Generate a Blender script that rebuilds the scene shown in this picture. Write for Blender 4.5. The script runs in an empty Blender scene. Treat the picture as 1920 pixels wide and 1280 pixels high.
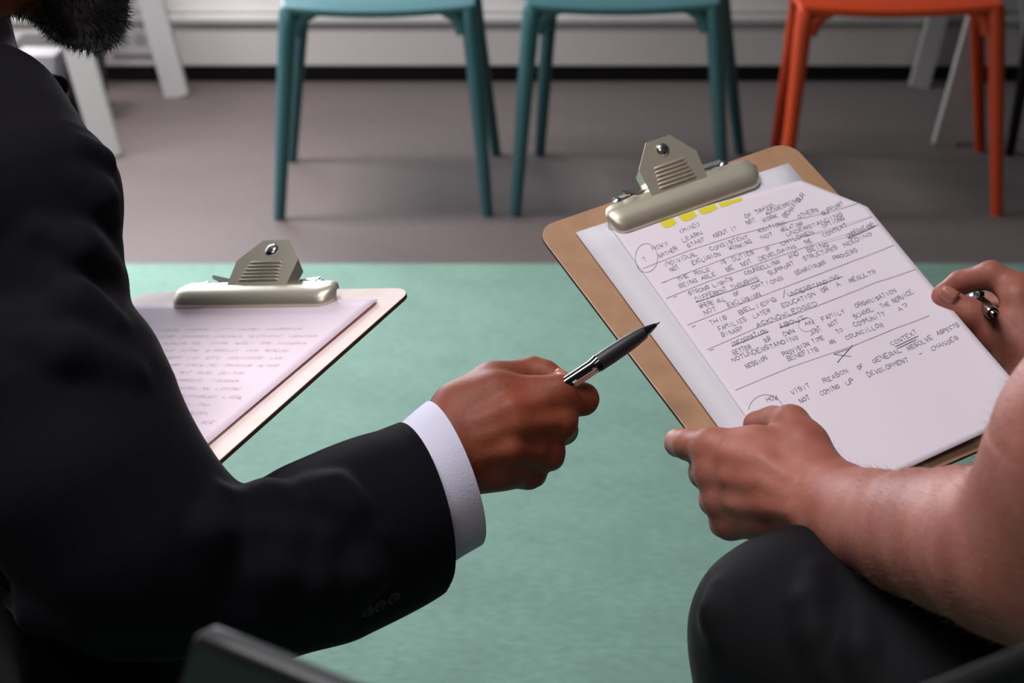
import bpy, bmesh, math, random
import numpy as np
from mathutils import Vector, Matrix, noise
random.seed(7); rng = np.random.default_rng(7)
C = bpy.context.scene.collection
sc = bpy.context.scene

# ------------------------------------------------------------------ camera
F = 3600.0                      # focal length in pixels of a 1920 px wide frame
H = 1.15
PITCH = math.radians(20.4)
CP, SP = math.cos(PITCH), math.sin(PITCH)
cam_d = bpy.data.cameras.new('camera'); cam = bpy.data.objects.new('camera', cam_d); C.objects.link(cam)
cam.location = (0, 0, H); cam.rotation_euler = (math.pi/2 - PITCH, 0, 0)
cam_d.sensor_width = 36; cam_d.lens = F/1920*36; cam_d.clip_start = .02
cam_d.dof.use_dof = True; cam_d.dof.focus_distance = 1.29; cam_d.dof.aperture_fstop = 10.5
sc.camera = cam
# ------------------------------------------------------------------ world, light, exposure
w = bpy.data.worlds.new('world'); sc.world = w; w.use_nodes = True
w.node_tree.nodes['Background'].inputs[0].default_value = (.62, .72, 1, 1)
w.node_tree.nodes['Background'].inputs[1].default_value = .6
sc.view_settings.view_transform = 'Standard'; sc.view_settings.look = 'None'
sc.view_settings.gamma = 1; sc.view_settings.use_curve_mapping = False
sc.view_settings.exposure = 0.0
def area(name, loc, rot, sx, sy, power, col):
    l = bpy.data.lights.new(name, 'AREA'); l.shape = 'RECTANGLE'; l.size = sx; l.size_y = sy; l.energy = power; l.color = col
    o = bpy.data.objects.new(name, l); C.objects.link(o); o.location = loc; o.rotation_euler = rot; return o
YW = 5.14                       # back wall plane
# daylight through the two windows of the far wall (above the frame)
XW = -2.35                      # left wall plane
area('daylight_window_back', (-1.45, YW-.06, 1.62), (math.radians(-90), 0, 0), 1.6, 1.25, 85, (.92, .93, 1)).data.spread = math.radians(155)
area('daylight_window_side', (XW+.10, 3.65, 1.2), (0, math.radians(-90), 0), 1.6, 2.3, 15, (1, .95, .97))
# unseen overhead lamps, added as fill; the far one brightens the carpet at left
for x_, y_, e_ in ((-.7, 1.1, 22), (-.5, -.7, 16), (-1.55, 3.9, 72)):
    l_ = area('overhead_fill_light', (x_, y_, 2.72), (0, 0, 0), 1.2, .6, e_, (1, .945, .95)); l_.data.spread = math.radians(120 if y_ < 3 else 100)

# ------------------------------------------------------------------ helpers
RX = np.array([1., 0, 0]); UP = np.array([0, SP, CP]); FW = np.array([0, CP, -SP]); CAM = np.array([0, 0, H])
def at(px, py, d):
    return CAM + d*((px-960)/F*RX + (640-py)/F*UP + FW)
def ground(px, py, z=0.0):
    r = (px-960)/F*RX + (640-py)/F*UP + FW
    return CAM + r*((z-H)/r[2])
def V(a): return Vector([float(t) for t in a])

def mat(name, col, rough=.6, metal=0, var=0, vscale=20, bump=0, bscale=200, sss=0, coat=0, spec=.5, sheen=0, col2=None, stretch=None, vary2=None):
    m = bpy.data.materials.new(name); m.use_nodes = True; nt = m.node_tree; b = nt.nodes['Principled BSDF']
    def lin(c): return tuple(((x/12.92) if x <= .04045 else ((x+.055)/1.055)**2.4) for x in c)
    c = lin(col)
    b.inputs['Base Color'].default_value = (*c, 1); b.inputs['Roughness'].default_value = rough
    b.inputs['Metallic'].default_value = metal; b.inputs['Specular IOR Level'].default_value = spec
    if sss:
        b.inputs['Subsurface Weight'].default_value = sss; b.inputs['Subsurface Radius'].default_value = (.012, .004, .002)
        b.inputs['Subsurface Scale'].default_value = 1
    if coat: b.inputs['Coat Weight'].default_value = coat; b.inputs['Coat Roughness'].default_value = .12
    if sheen: b.inputs['Sheen Weight'].default_value = sheen; b.inputs['Sheen Roughness'].default_value = .4
    tc = nt.nodes.new('ShaderNodeTexCoord'); co = tc.outputs['Object']
    if stretch:
        mp = nt.nodes.new('ShaderNodeMapping'); nt.links.new(co, mp.inputs[0]); mp.inputs['Scale'].default_value = stretch; co = mp.outputs[0]
    if var or col2:
        n = nt.nodes.new('ShaderNodeTexNoise'); n.inputs['Scale'].default_value = vscale; n.inputs['Detail'].default_value = 5
        nt.links.new(co, n.inputs['Vector'])
        r = nt.nodes.new('ShaderNodeValToRGB'); r.color_ramp.elements[0].position = .32; r.color_ramp.elements[1].position = .68
        c2 = lin(col2) if col2 else tuple(min(1, x*(1+var)) for x in c)
        c1 = c if col2 else tuple(x*(1-var) for x in c)
        r.color_ramp.elements[0].color = (*c1, 1); r.color_ramp.elements[1].color = (*c2, 1)
        nt.links.new(n.outputs[0], r.inputs[0]); last = r.outputs[0]
        if vary2:
            n2 = nt.nodes.new('ShaderNodeTexNoise'); n2.inputs['Scale'].default_value = vary2[0]; n2.inputs['Detail'].default_value = 2
            nt.links.new(tc.outputs['Object'], n2.inputs['Vector'])
            mx = nt.nodes.new('ShaderNodeMix'); mx.data_type = 'RGBA'; mx.blend_type = 'MULTIPLY'
            r2 = nt.nodes.new('ShaderNodeValToRGB'); v = vary2[1]
            r2.color_ramp.elements[0].position = .3; r2.color_ramp.elements[1].position = .7
            r2.color_ramp.elements[0].color = (1-v, 1-v, 1-v, 1); r2.color_ramp.elements[1].color = (1, 1, 1, 1)
            nt.links.new(n2.outputs[0], r2.inputs[0]); mx.inputs[0].default_value = 1
            nt.links.new(last, mx.inputs[6]); nt.links.new(r2.outputs[0], mx.inputs[7]); last = mx.outputs[2]
        nt.links.new(last, b.inputs['Base Color'])
    if bump:
        n = nt.nodes.new('ShaderNodeTexNoise'); n.inputs['Scale'].default_value = bscale; n.inputs['Detail'].default_value = 4
        nt.links.new(co, n.inputs['Vector'])
        bp = nt.nodes.new('ShaderNodeBump'); bp.inputs['Strength'].default_value = bump; bp.inputs['Distance'].default_value = .001
        nt.links.new(n.outputs[0], bp.inputs['Height']); nt.links.new(bp.outputs[0], b.inputs['Normal'])
    return m

def link(name, me, m, parent=None, smooth=True):
    o = bpy.data.objects.new(name, me); C.objects.link(o)
    for mm in (m if isinstance(m, (list, tuple)) else [m]): me.materials.append(mm)
    if smooth: me.polygons.foreach_set('use_smooth', [True]*len(me.polygons))
    if parent: o.parent = parent
    return o
def pydata(name, vs, fs, m, parent=None, smooth=True):
    me = bpy.data.meshes.new(name); me.from_pydata([tuple(map(float, v)) for v in vs], [], fs); me.update()
    return link(name, me, m, parent, smooth)
def bmobj(name, bm, m, parent=None, smooth=False):
    bmesh.ops.recalc_face_normals(bm, faces=bm.faces)
    me = bpy.data.meshes.new(name); bm.to_mesh(me); bm.free()
    o = link(name, me, m, parent, False)
    if smooth:
        me.polygons.foreach_set('use_smooth', [True]*len(me.polygons))
        try: me.set_sharp_from_angle(angle=math.radians(35))
        except Exception: pass
    return o
def empty(name, loc=(0, 0, 0), rz=0, parent=None):
    o = bpy.data.objects.new(name, None); C.objects.link(o); o.location = V(loc); o.rotation_euler = (0, 0, rz); o.empty_display_size = .05
    if parent: o.parent = parent
    return o
def tag(o, label, cat, group=None):
    o['label'] = label; o['category'] = cat
    if group: o['group'] = group
    return o
def struct(o): o['kind'] = 'structure'; return o
def box(bm, c, s, bev=0, mtx=None):
    r = bmesh.ops.create_cube(bm, size=1); vs = r['verts']
    for v in vs: v.co = Vector((c[0]+v.co.x*s[0], c[1]+v.co.y*s[1], c[2]+v.co.z*s[2]))
    if bev:
        es = list({e for v in vs for e in v.link_edges})
        r = bmesh.ops.bevel(bm, geom=es, offset=bev, segments=2, affect='EDGES', profile=.5); vs = r['verts']
    if mtx is not None: bmesh.ops.transform(bm, matrix=mtx, verts=list({v for v in vs}))
def tube_bm(bm, pts, radii, seg=12, cap=True, flat=None):
    """rings along pts; flat=(sx,sy) squashes the section"""
    pts = [V(p) for p in pts]; rings = []
    up = Vector((0, 0, 1))
    for i, p in enumerate(pts):
        t = (pts[min(i+1, len(pts)-1)]-pts[max(i-1, 0)]).normalized()
        a = t.cross(up if abs(t.z) < .95 else Vector((0, 1, 0))).normalized(); b = a.cross(t).normalized()
        fx, fy = flat or (1, 1)
        rings.append([bm.verts.new(p + a*math.cos(2*math.pi*k/seg)*radii[i]*fx + b*math.sin(2*math.pi*k/seg)*radii[i]*fy) for k in range(seg)])
    for r0, r1 in zip(rings, rings[1:]):
        for k in range(seg): bm.faces.new((r0[k], r0[(k+1) % seg], r1[(k+1) % seg], r1[k]))
    if cap: bm.faces.new(rings[0][::-1]); bm.faces.new(rings[-1])
def prism(bm, poly, z0, z1, mtx=None):
    a = [bm.verts.new((x, y, z0)) for x, y in poly]; b = [bm.verts.new((x, y, z1)) for x, y in poly]
    n = len(poly); bm.faces.new(a[::-1]); bm.faces.new(b)
    for i in range(n): bm.faces.new((a[i], a[(i+1) % n], b[(i+1) % n], b[i]))
    if mtx is not None: bmesh.ops.transform(bm, matrix=mtx, verts=a+b)
def roundrect(x0, y0, x1, y1, r, seg=6):
    P = []
    for cx, cy, a0 in ((x1-r, y1-r, 0), (x0+r, y1-r, 90), (x0+r, y0+r, 180), (x1-r, y0+r, 270)):
        for k in range(seg+1):
            a = math.radians(a0+90*k/seg); P.append((cx+r*math.cos(a), cy+r*math.sin(a)))
    return P

# ---- implicit surfaces: smooth union of round cones and ellipsoids -> surface nets
def cap(a, b, ra, rb=None, k=.010, sub=False):
    return ('c', np.array(a, float), np.array(b, float), ra, ra if rb is None else rb, k, sub)
def ell(c, r, rot=None, k=.01, sub=False):
    return ('e', np.array(c, float), np.array(r, float), np.eye(3) if rot is None else np.array(rot, float), 0, k, sub)
def plane(p, n, reach=None):            # keeps the side the normal points away from, within reach of p
    n = np.array(n, float); return ('p', np.array(p, float), n/np.linalg.norm(n), reach, 0, 0, False)
def pdist(pr, X, Y, Z):
    if pr[0] == 'c':
        a, b, ra, rb = pr[1:5]; ba = b-a; L2 = max(float(ba@ba), 1e-12)
        t = np.clip(((X-a[0])*ba[0]+(Y-a[1])*ba[1]+(Z-a[2])*ba[2])/L2, 0, 1)
        return np.sqrt((X-a[0]-t*ba[0])**2+(Y-a[1]-t*ba[1])**2+(Z-a[2]-t*ba[2])**2)-(ra+t*(rb-ra))
    c, r, R = pr[1:4]
    x, y, z = X-c[0], Y-c[1], Z-c[2]
    q = [(R[0, i]*x+R[1, i]*y+R[2, i]*z) for i in range(3)]
    k0 = np.sqrt((q[0]/r[0])**2+(q[1]/r[1])**2+(q[2]/r[2])**2)
    k1 = np.sqrt((q[0]/r[0]**2)**2+(q[1]/r[1]**2)**2+(q[2]/r[2]**2)**2)+1e-9
    return k0*(k0-1)/k1
def smin(a, b, k):
    if k <= 0: return np.minimum(a, b)
    h = np.clip(.5+.5*(b-a)/k, 0, 1); return b*(1-h)+a*h-k*h*(1-h)
def bounds(pr):
    if pr[0] == 'c':
        m = max(pr[3], pr[4]); return np.minimum(pr[1], pr[2])-m, np.maximum(pr[1], pr[2])+m
    m = max(pr[2]); return pr[1]-m, pr[1]+m
def field_at(prims, P):
    D = np.full(len(P), 9.)
    for pr in prims:
        if pr[0] == 'p':
            continue
        d = pdist(pr, P[:, 0], P[:, 1], P[:, 2])
        D = np.maximum(D, -d) if pr[6] else smin(D, d, pr[5])
    return D
def trace(prims, px, py, d0=.5):
    r = (at(px, py, 1)-CAM); n = np.linalg.norm(r); r = r/n; t = d0
    for _ in range(80):
        d = field_at(prims, (CAM+r*t)[None])[0]
        t += max(d*.7, -.01)
        if d < 2e-4: break
        if t > 3: return None
    return CAM+r*t
def ridge(prims, pts, r=.006, sink=.3, k=.012):
    P = [trace(prims, *p) for p in pts]; P = [p for p in P if p is not None]; out = []
    for i in range(len(P)-1):
        da, db = [(q-CAM)/np.linalg.norm(q-CAM)*r*sink for q in (P[i], P[i+1])]
        ra = r*(.35 if i == 0 else 1); rb = r*(.35 if i == len(P)-2 else 1)
        out.append(cap(P[i]+da, P[i+1]+db, ra, rb, k))
    return out
def nets(prims, h, clip=None):
    adds = [p for p in prims if p[0] != 'p' and not p[6]]
    lo = np.min([bounds(p)[0] for p in adds], 0)-3*h; hi = np.max([bounds(p)[1] for p in adds], 0)+3*h
    n = np.ceil((hi-lo)/h).astype(int)+1
    D = np.full(n, 1., np.float32)
    ax = [lo[i]+h*np.arange(n[i]) for i in range(3)]
    for pr in prims:
        if pr[0] == 'p':
            X, Y, Z = ax[0][:, None, None], ax[1][None, :, None], ax[2][None, None, :]
            p, nn, reach = pr[1:4]
            d = ((X-p[0])*nn[0]+(Y-p[1])*nn[1]+(Z-p[2])*nn[2]).astype(np.float32)
            if reach:
                far = ((X-p[0])**2+(Y-p[1])**2+(Z-p[2])**2) > reach**2
                d = np.where(far, -1, d)
            D = np.maximum(D, d); continue
        b0, b1 = bounds(pr); pad = pr[5]+3*h
        i0 = np.clip(np.floor((b0-pad-lo)/h).astype(int), 0, n-1); i1 = np.clip(np.ceil((b1+pad-lo)/h).astype(int)+1, 1, n)
        if np.any(i1 <= i0): continue
        s = tuple(slice(i0[i], i1[i]) for i in range(3))
        X, Y, Z = ax[0][s[0]][:, None, None], ax[1][s[1]][None, :, None], ax[2][s[2]][None, None, :]
        X, Y, Z = [t.astype(np.float32) for t in (X, Y, Z)]
        d = pdist(pr, X, Y, Z).astype(np.float32)
        D[s] = np.maximum(D[s], -d) if pr[6] else smin(D[s], d, pr[5])
    ins = D < 0
    acc = np.zeros(tuple(n-1)+(3,), np.float32); cnt = np.zeros(tuple(n-1), np.int8)
    def sh(A, o): return A[o[0]:n[0]-1+o[0], o[1]:n[1]-1+o[1], o[2]:n[2]-1+o[2]]
    s8 = sum(sh(ins, o).astype(np.int8) for o in np.ndindex(2, 2, 2)); act = (s8 > 0) & (s8 < 8)
    idx = np.argwhere(act); Dc = {}
    for o in np.ndindex(2, 2, 2): Dc[o] = D[idx[:, 0]+o[0], idx[:, 1]+o[1], idx[:, 2]+o[2]]
    pos = np.zeros((len(idx), 3)); num = np.zeros(len(idx))
    for o in np.ndindex(2, 2, 2):
        for a in range(3):
            if o[a]: continue
            q = list(o); q[a] = 1; q = tuple(q); d0, d1 = Dc[o], Dc[q]
            cr = (d0 < 0) != (d1 < 0); t = np.where(cr, d0/(d0-d1+1e-20), 0)
            pt = np.tile(np.array(o, float), (len(idx), 1)); pt[:, a] = t
            pos += pt*cr[:, None]; num += cr
    pos = (idx+pos/num[:, None])*h+lo
    vid = np.full(tuple(n-1), -1, np.int64); vid[tuple(idx.T)] = np.arange(len(idx))
    faces = []
    for a in range(3):
        b, c = (a+1) % 3, (a+2) % 3
        s0 = [slice(None)]*3; s1 = [slice(None)]*3; s0[a] = slice(0, n[a]-1); s1[a] = slice(1, n[a])
        A0, A1 = ins[tuple(s0)], ins[tuple(s1)]; e = np.argwhere(A0 != A1)
        e = e[(e[:, b] > 0) & (e[:, c] > 0) & (e[:, b] < n[b]-1) & (e[:, c] < n[c]-1)]
        fl = A0[tuple(e.T)]
        def g(db, dc):
            q = e.copy(); q[:, b] += db; q[:, c] += dc; return vid[tuple(q.T)]
        Q = np.stack([g(-1, -1), g(0, -1), g(0, 0), g(-1, 0)], 1)
        Q[~fl] = Q[~fl][:, ::-1]; faces.append(Q)
    return pos, np.concatenate(faces)
def npmesh(name, parts, m, parent=None):
    off = 0; Vs = []; Fs = []
    for v, f in parts: Vs.append(v); Fs.append(f+off); off += len(v)
    v = np.concatenate(Vs); f = np.concatenate(Fs)
    me = bpy.data.meshes.new(name); me.vertices.add(len(v)); me.vertices.foreach_set('co', v.astype(np.float32).ravel())
    me.loops.add(f.size); me.loops.foreach_set('vertex_index', f.astype(np.int32).ravel())
    me.polygons.add(len(f)); me.polygons.foreach_set('loop_start', np.arange(0, f.size, 4, dtype=np.int32))
    me.update(calc_edges=True); me.validate()
    o = link(name, me, m, parent)
    md = o.modifiers.new('relax', 'SMOOTH'); md.factor = .5; md.iterations = 3
    return o

# ------------------------------------------------------------------ materials
M = {}
M['brown_carpet'] = mat('brown_carpet', (.26, .205, .20), .6, col2=(.325, .262, .257), vscale=70, bump=.5, bscale=500, sheen=.5, vary2=(2.2, .25))
M['green_carpet'] = mat('green_carpet', (.385, .525, .475), .85, col2=(.435, .585, .53), vscale=110, bump=.6, bscale=420, sheen=.15, stretch=(.5, 1, 1), vary2=(9, .14))
M['wall'] = mat('painted_wall', (.88, .87, .86), .7)
M['wall2'] = mat('grey_painted_wall', (.52, .52, .52), .8)
M['trunk'] = mat('trunking_plastic', (.78, .765, .76), .5)
M['black'] = mat('black_rubber', (.05, .05, .05), .6)
M['white'] = mat('white_laminate', (.76, .76, .76), .5)
M['teal'] = mat('teal_plastic', (.24, .41, .43), .36)
M['orange'] = mat('orange_plastic', (.88, .30, .12), .40)
M['blackplastic'] = mat('black_plastic', (.045, .048, .052), .36)
M['mdf'] = mat('hardboard', (.66, .51, .39), .33, col2=(.70, .55, .43), vscale=60, spec=.5)
M['mdfglare'] = mat('glare_hardboard', (.86, .785, .76), .6, col2=(.89, .82, .80), vscale=60, spec=.3)  # same brown hardboard with the window glare put into its base colour
M['mdfedge'] = mat('hardboard_edge', (.33, .23, .15), .8, var=.2, vscale=300)
M['nickel'] = mat('nickel_plate', (.86, .83, .75), .36, metal=.72, bump=.05, bscale=150)
M['wire'] = mat('steel_wire', (.75, .75, .76), .2, metal=1)
M['paper'] = mat('white_paper', (.90, .865, .905), .7, bump=.08, bscale=40)
M['paper2'] = mat('white_paper_under', (.84, .83, .86), .7)
M['pink'] = mat('pink_paper', (.895, .83, .88), .8, spec=.3)
M['pink2'] = mat('pink_paper_deep', (.85, .55, .60), .7)
M['ink'] = mat('ink', (.40, .38, .44), .7)
M['inklight'] = mat('pencil_rule', (.60, .57, .62), .8)
M['inkpink'] = mat('faint_ink', (.80, .70, .78), .8)
M['yellow'] = mat('highlighter', (.87, .83, .16), .7)
M['suit'] = mat('navy_wool', (.033, .030, .056), .9, sheen=.03, bump=.25, bscale=900, spec=.12)
M['shirt'] = mat('white_cotton', (.80, .80, .88), .8, bump=.3, bscale=700)
M['trouser'] = mat('dark_trousers', (.022, .022, .036), .8, sheen=.02, bump=.2, bscale=700, spec=.2)
M['jeans'] = mat('navy_denim', (.13, .14, .25), .85, bump=.3, bscale=700)
M['tee'] = mat('charcoal_tshirt', (.10, .10, .11), .9)
M['skinA'] = mat('brown_skin', (.475, .225, .145), .56, spec=.32, sss=.12, col2=(.555, .28, .19), vscale=28, bump=.22, bscale=350, vary2=(9, .12))
M['skinB'] = mat('fair_skin', (.60, .33, .275), .52, spec=.36, sss=.15, col2=(.70, .455, .395), vscale=26, bump=.28, bscale=300, vary2=(8, .14))
M['hair'] = mat('black_hair', (.05, .035, .03), .5)
M['hairB'] = mat('brown_hair', (.22, .15, .11), .5)
M['armhair'] = mat('fine_body_hair', (.50, .36, .28), .6)
M['nail'] = mat('finger_nail', (.70, .46, .41), .32, coat=.15)
M['eye'] = mat('eye_white', (.85, .83, .80), .15)
M['iris'] = mat('iris_brown', (.10, .06, .04), .1)
M['shoe'] = mat('black_leather', (.06, .05, .05), .3)
M['penrub'] = mat('pen_grip_rubber', (.10, .115, .13), .45)
M['penblk'] = mat('pen_gloss', (.03, .035, .04), .08, coat=1)
M['grey'] = mat('grey_frame', (.62, .62, .64), .5)
M['red'] = mat('red_print', (.72, .25, .32), .6)
M['greenp'] = mat('green_print', (.35, .55, .48), .6)

# ------------------------------------------------------------------ the room
def slab(name, c, s, m, bev=0):
    bm = bmesh.new(); box(bm, c, s, bev); return struct(bmobj(name, bm, m))
slab('floor', (.65, 1.5, -.05), (6.1, 7.6, .1), M['brown_carpet'])
slab('ceiling', (.65, 1.5, 2.85), (6.1, 7.6, .1), M['wall2'])
bm = bmesh.new()
for c, s_ in (((XW-.05, 1.4, .48), (.1, 7.4, .96)), ((XW-.05, 1.4, 2.58), (.1, 7.4, .44)), ((XW-.05, .10, 1.66), (.1, 4.8, 1.4)), ((XW-.05, 4.95, 1.66), (.1, .3, 1.4))): box(bm, c, s_)
struct(bmobj('wall_left', bm, M['wall2']))
e = struct(empty('window_2', (XW-.06, 3.65, .96)))
bm = bmesh.new()
for c, s_ in (((0, 0, .03), (.06, 2.3, .06)), ((0, 0, 1.37), (.06, 2.3, .06)), ((0, -1.12, .70), (.06, .06, 1.28)), ((0, 1.12, .70), (.06, .06, 1.28)), ((0, 0, .70), (.06, .05, 1.28))): box(bm, c, s_)
bmobj('window_frame', bm, M['white'], e)
bm = bmesh.new(); box(bm, (.13, 0, -.015), (.2, 2.4, .03), .005); bmobj('window_sill', bm, M['white'], e)
slab('wall_right', (3.65, 1.5, 1.4), (.1, 7.6, 2.8), M['wall2'])
slab('wall_front', (.65, -2.25, 1.4), (6.1, .1, 2.8), M['wall2'])
# back wall with its window opening
bm = bmesh.new()
for c, s in (((.65, YW+.06, .49), (6.1, .12, .98)), ((.65, YW+.06, 2.52), (6.1, .12, .56)), ((-2.34, YW+.06, 1.61), (.12, .12, 1.26)),
             ((1.50, YW+.06, 1.61), (4.20, .12, 1.26))): box(bm, c, s)
struct(bmobj('wall_back', bm, M['wall']))
for i, (x0, x1) in enumerate(((-2.28, -.60),)):
    e = struct(empty('window_%d' % (i+1), ((x0+x1)/2, YW+.08, .98)))
    bm = bmesh.new(); W_ = x1-x0
    for c, s in (((0, 0, .03), (W_, .06, .06)), ((0, 0, 1.23), (W_, .06, .06)), ((-W_/2+.03, 0, .63), (.06, .06, 1.14)), ((W_/2-.03, 0, .63), (.06, .06, 1.14)), ((0, 0, .63), (.05, .06, 1.14))): box(bm, c, s)
    bmobj('window_frame', bm, M['white'], e)
    bm = bmesh.new(); box(bm, (0, -.13, -.015), (W_+.1, .2, .03), .005); bmobj('window_sill', bm, M['white'], e)
# dado trunking box along the foot of the wall: recessed black plinth, box, ledge, step above
bm = bmesh.new(); box(bm, (.63, YW-.012, .022), (5.94, .03, .044)); struct(bmobj('baseboard_back', bm, M['black']))
bm = bmesh.new(); box(bm, (.63, YW-.030, .103), (5.94, .060, .112), .004); struct(bmobj('trim_1', bm, M['trunk']))
bm = bmesh.new(); box(bm, (.63, YW-.034, .172), (5.94, .072, .020), .004); struct(bmobj('trim_2', bm, M['white']))
bm = bmesh.new(); box(bm, (.63, YW-.012, .235), (5.94, .026, .100), .003); struct(bmobj('trim_3', bm, M['wall']))

# green carpet area in the foreground
yr = ground(960, 501)[1]
bm = bmesh.new(); box(bm, (.65, (yr-2.1)/2, .004), (5.8, yr+2.1, .008), .002)
tag(bmobj('carpet', bm, M['green_carpet']), 'sage green carpet area spread under the two seated people, edged by brown carpet', 'carpet')

# double socket plate on the trunking at the left
p = ground(250, 140)
sx = at(250, 105, 5.02)[0]
e = empty('power_outlet', (sx, YW-.06, .115)); tag(e, 'white triple power outlet on the wall trunking behind the bearded man', 'outlet')
bm = bmesh.new(); box(bm, (0, -.004, 0), (.16, .008, .07), .002); bmobj('face_plate', bm, M['white'], e)
for k in (-1, 0, 1):
    bm = bmesh.new(); tube_bm(bm, [(k*.045, -.0085, .004), (k*.045, -.0075, .004)], [.017, .017], 20); bmobj('socket', bm, M['grey'], e)

# ------------------------------------------------------------------ chairs
def make_chair(name, m, rear=None, cv=.05, lean=.10, front_span=.42, depth=.43, height=.45, back_top=.80, leg_r=.019, splay=.035, panel=False, corner=.09):
    """one-piece plastic chair; local +y is its front, origin on the floor"""
    t = empty(name)
    rsh = (rear[0][0]+rear[1][0])/2*.7 if rear else 0
    hw = front_span/2-splay; hd = depth/2-splay*.6
    # seat: dished slab with a rolled front edge
    bm = bmesh.new(); nx, ny = 15, 15; g = []
    hx = hw+leg_r*.9; hy = hd+leg_r*.9
    def sp(u, v):
        # squircle mapping
        x = u*hx*math.sqrt(1-.03*v*v); y = v*hy*math.sqrt(1-.03*u*u)
        dish = -.014*(1-u*u)*(1-.3*v*v); roll = -.010*max(0, v-.6)**2/.16
        return x, y, dish+roll
    for side in (0, 1):
        rows = []
        for j in range(ny+1):
            row = []
            for i in range(nx+1):
                u, v = -1+2*i/nx, -1+2*j/ny; x, y, dz = sp(u, v)
                row.append(bm.verts.new((x, y, height+dz-(0 if side == 0 else .016))))
            rows.append(row)
        g.append(rows)
    for side in (0, 1):
        r = g[side]
        for j in range(ny):
            for i in range(nx):
                q = (r[j][i], r[j][i+1], r[j+1][i+1], r[j+1][i]); bm.faces.new(q if side == 0 else q[::-1])
    A, B = g
    for i in range(nx):
        bm.faces.new((A[0][i], B[0][i], B[0][i+1], A[0][i+1])); bm.faces.new((A[ny][i+1], B[ny][i+1], B[ny][i], A[ny][i]))
        bm.faces.new((A[i+1][0], B[i+1][0], B[i][0], A[i][0])); bm.faces.new((A[i][nx], B[i][nx], B[i+1][nx], A[i+1][nx]))
    s = bmobj('seat', bm, m, t, True); b = s.modifiers.new('round', 'BEVEL'); b.width = .005; b.segments = 3; b.limit_method = 'ANGLE'
    for sx_ in (-1, 1):
        for sy_ in (-1, 1):
            top = Vector((sx_*hw, sy_*hd, height-.003)); foot = Vector((sx_*front_span/2, sy_*depth/2, 0)) if (sy_ > 0 or not rear) else Vector(rear[0 if sx_ < 0 else 1])
            bm = bmesh.new(); P = []; R_ = []
            if rear and sy_ < 0: top.x += rsh
            bmf = bmesh.new()
            fil = [(.075, .011, .006), (.050, .015, .0095), (.030, .023, .013), (.017, .037, .0155), (.010, .058, .0165)]
            tube_bm(bm, [Vector((sx_*(hw-a_), sy_*(hd-.002)+(top.x-sx_*hw)*0, height-b_-(.012 if sy_ > 0 else .004)))+Vector((top.x-sx_*hw, 0, 0))*(1-a_/.075) for a_, b_, _ in fil], [c_ for _, _, c_ in fil], 12); bmf.free()
            P.append(top+Vector((0, 0, -.014 if sy_ > 0 else -.006))); R_.append(leg_r*.86)
            P.append(top.lerp(foot, .04)); R_.append(leg_r*.94)
            P.append(top.lerp(foot, .14)); R_.append(leg_r*.97)
            for f_ in (.35, .6, .85, 1):
                P.append(top.lerp(foot, f_)); R_.append(leg_r*(1-.36*f_))
            tube_bm(bm, P, R_, 14); o = bmobj('leg', bm, m, t, True)
    # backrest
    bw = hw+leg_r*.6; y0 = -hd
    bm = bmesh.new()
    zb = height+(.10 if panel else .16); N = 24
    poly = roundrect(-bw, zb, bw, back_top, corner, 8)
    def curve(x, z, off):
        return (x, y0-.02-lean*(z-height)+cv*(x/bw)**2+off, z)
    grid_u, grid_v = 20, 12
    hcv = []
    for off in (-.006, .006):
        rows = []
        for j in range(grid_v+1):
            z = zb+(back_top-zb)*j/grid_v
            # half width limited by the rounded corners
            dzc = min(z-zb, back_top-z)
            lim = bw if dzc >= corner else bw-corner+math.sqrt(max(0, corner**2-(corner-dzc)**2))
            rows.append([bm.verts.new(curve(-lim+2*lim*i/grid_u, z, off)) for i in range(grid_u+1)])
        hcv.append(rows)
    A, B = hcv
    for j in range(grid_v):
        for i in range(grid_u):
            bm.faces.new((A[j][i], A[j][i+1], A[j+1][i+1], A[j+1][i])); bm.faces.new((B[j][i], B[j+1][i], B[j+1][i+1], B[j][i+1]))
        bm.faces.new((A[j][0], A[j+1][0], B[j+1][0], B[j][0])); bm.faces.new((A[j][-1], B[j][-1], B[j+1][-1], A[j+1][-1]))
    for i in range(grid_u):
        bm.faces.new((A[0][i], B[0][i], B[0][i+1], A[0][i+1])); bm.faces.new((A[-1][i], A[-1][i+1], B[-1][i+1], B[-1][i]))
    o = bmobj('backrest', bm, m, t, True); b = o.modifiers.new('round', 'BEVEL'); b.width = .004; b.segments = 3; b.limit_method = 'ANGLE'
    for sx_ in (-1, 1):
        bm = bmesh.new()
        tube_bm(bm, [(sx_*hw+rsh, -hd, height-.02), (sx_*(hw+.004)+rsh*.6, -hd-.012, height+.05), (sx_*(hw), -hd-.02, height+.12), (sx_*(hw-.012), -hd-.028+.05, zb+.10)][:4], [leg_r, leg_r*.9, leg_r*.75, .008], 14)
        bmobj('back_post', bm, m, t, True)
    return t
def place_chair(t, fl, fr):
    a = ground(*fl); b = ground(*fr); mid = (a+b)/2; d = b-a
    return mid, math.atan2(d[1], d[0]), np.linalg.norm(d)
def put(t, fl, fr, depth=.43):
    mid, ang, span = place_chair(t, fl, fr)
    # front (+y local) faces the camera
    yaw = ang+math.pi
    fwd = np.array([-math.sin(yaw), math.cos(yaw), 0])
    t.location = V(mid-fwd*depth/2); t.rotation_euler = (0, 0, yaw); return span
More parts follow.
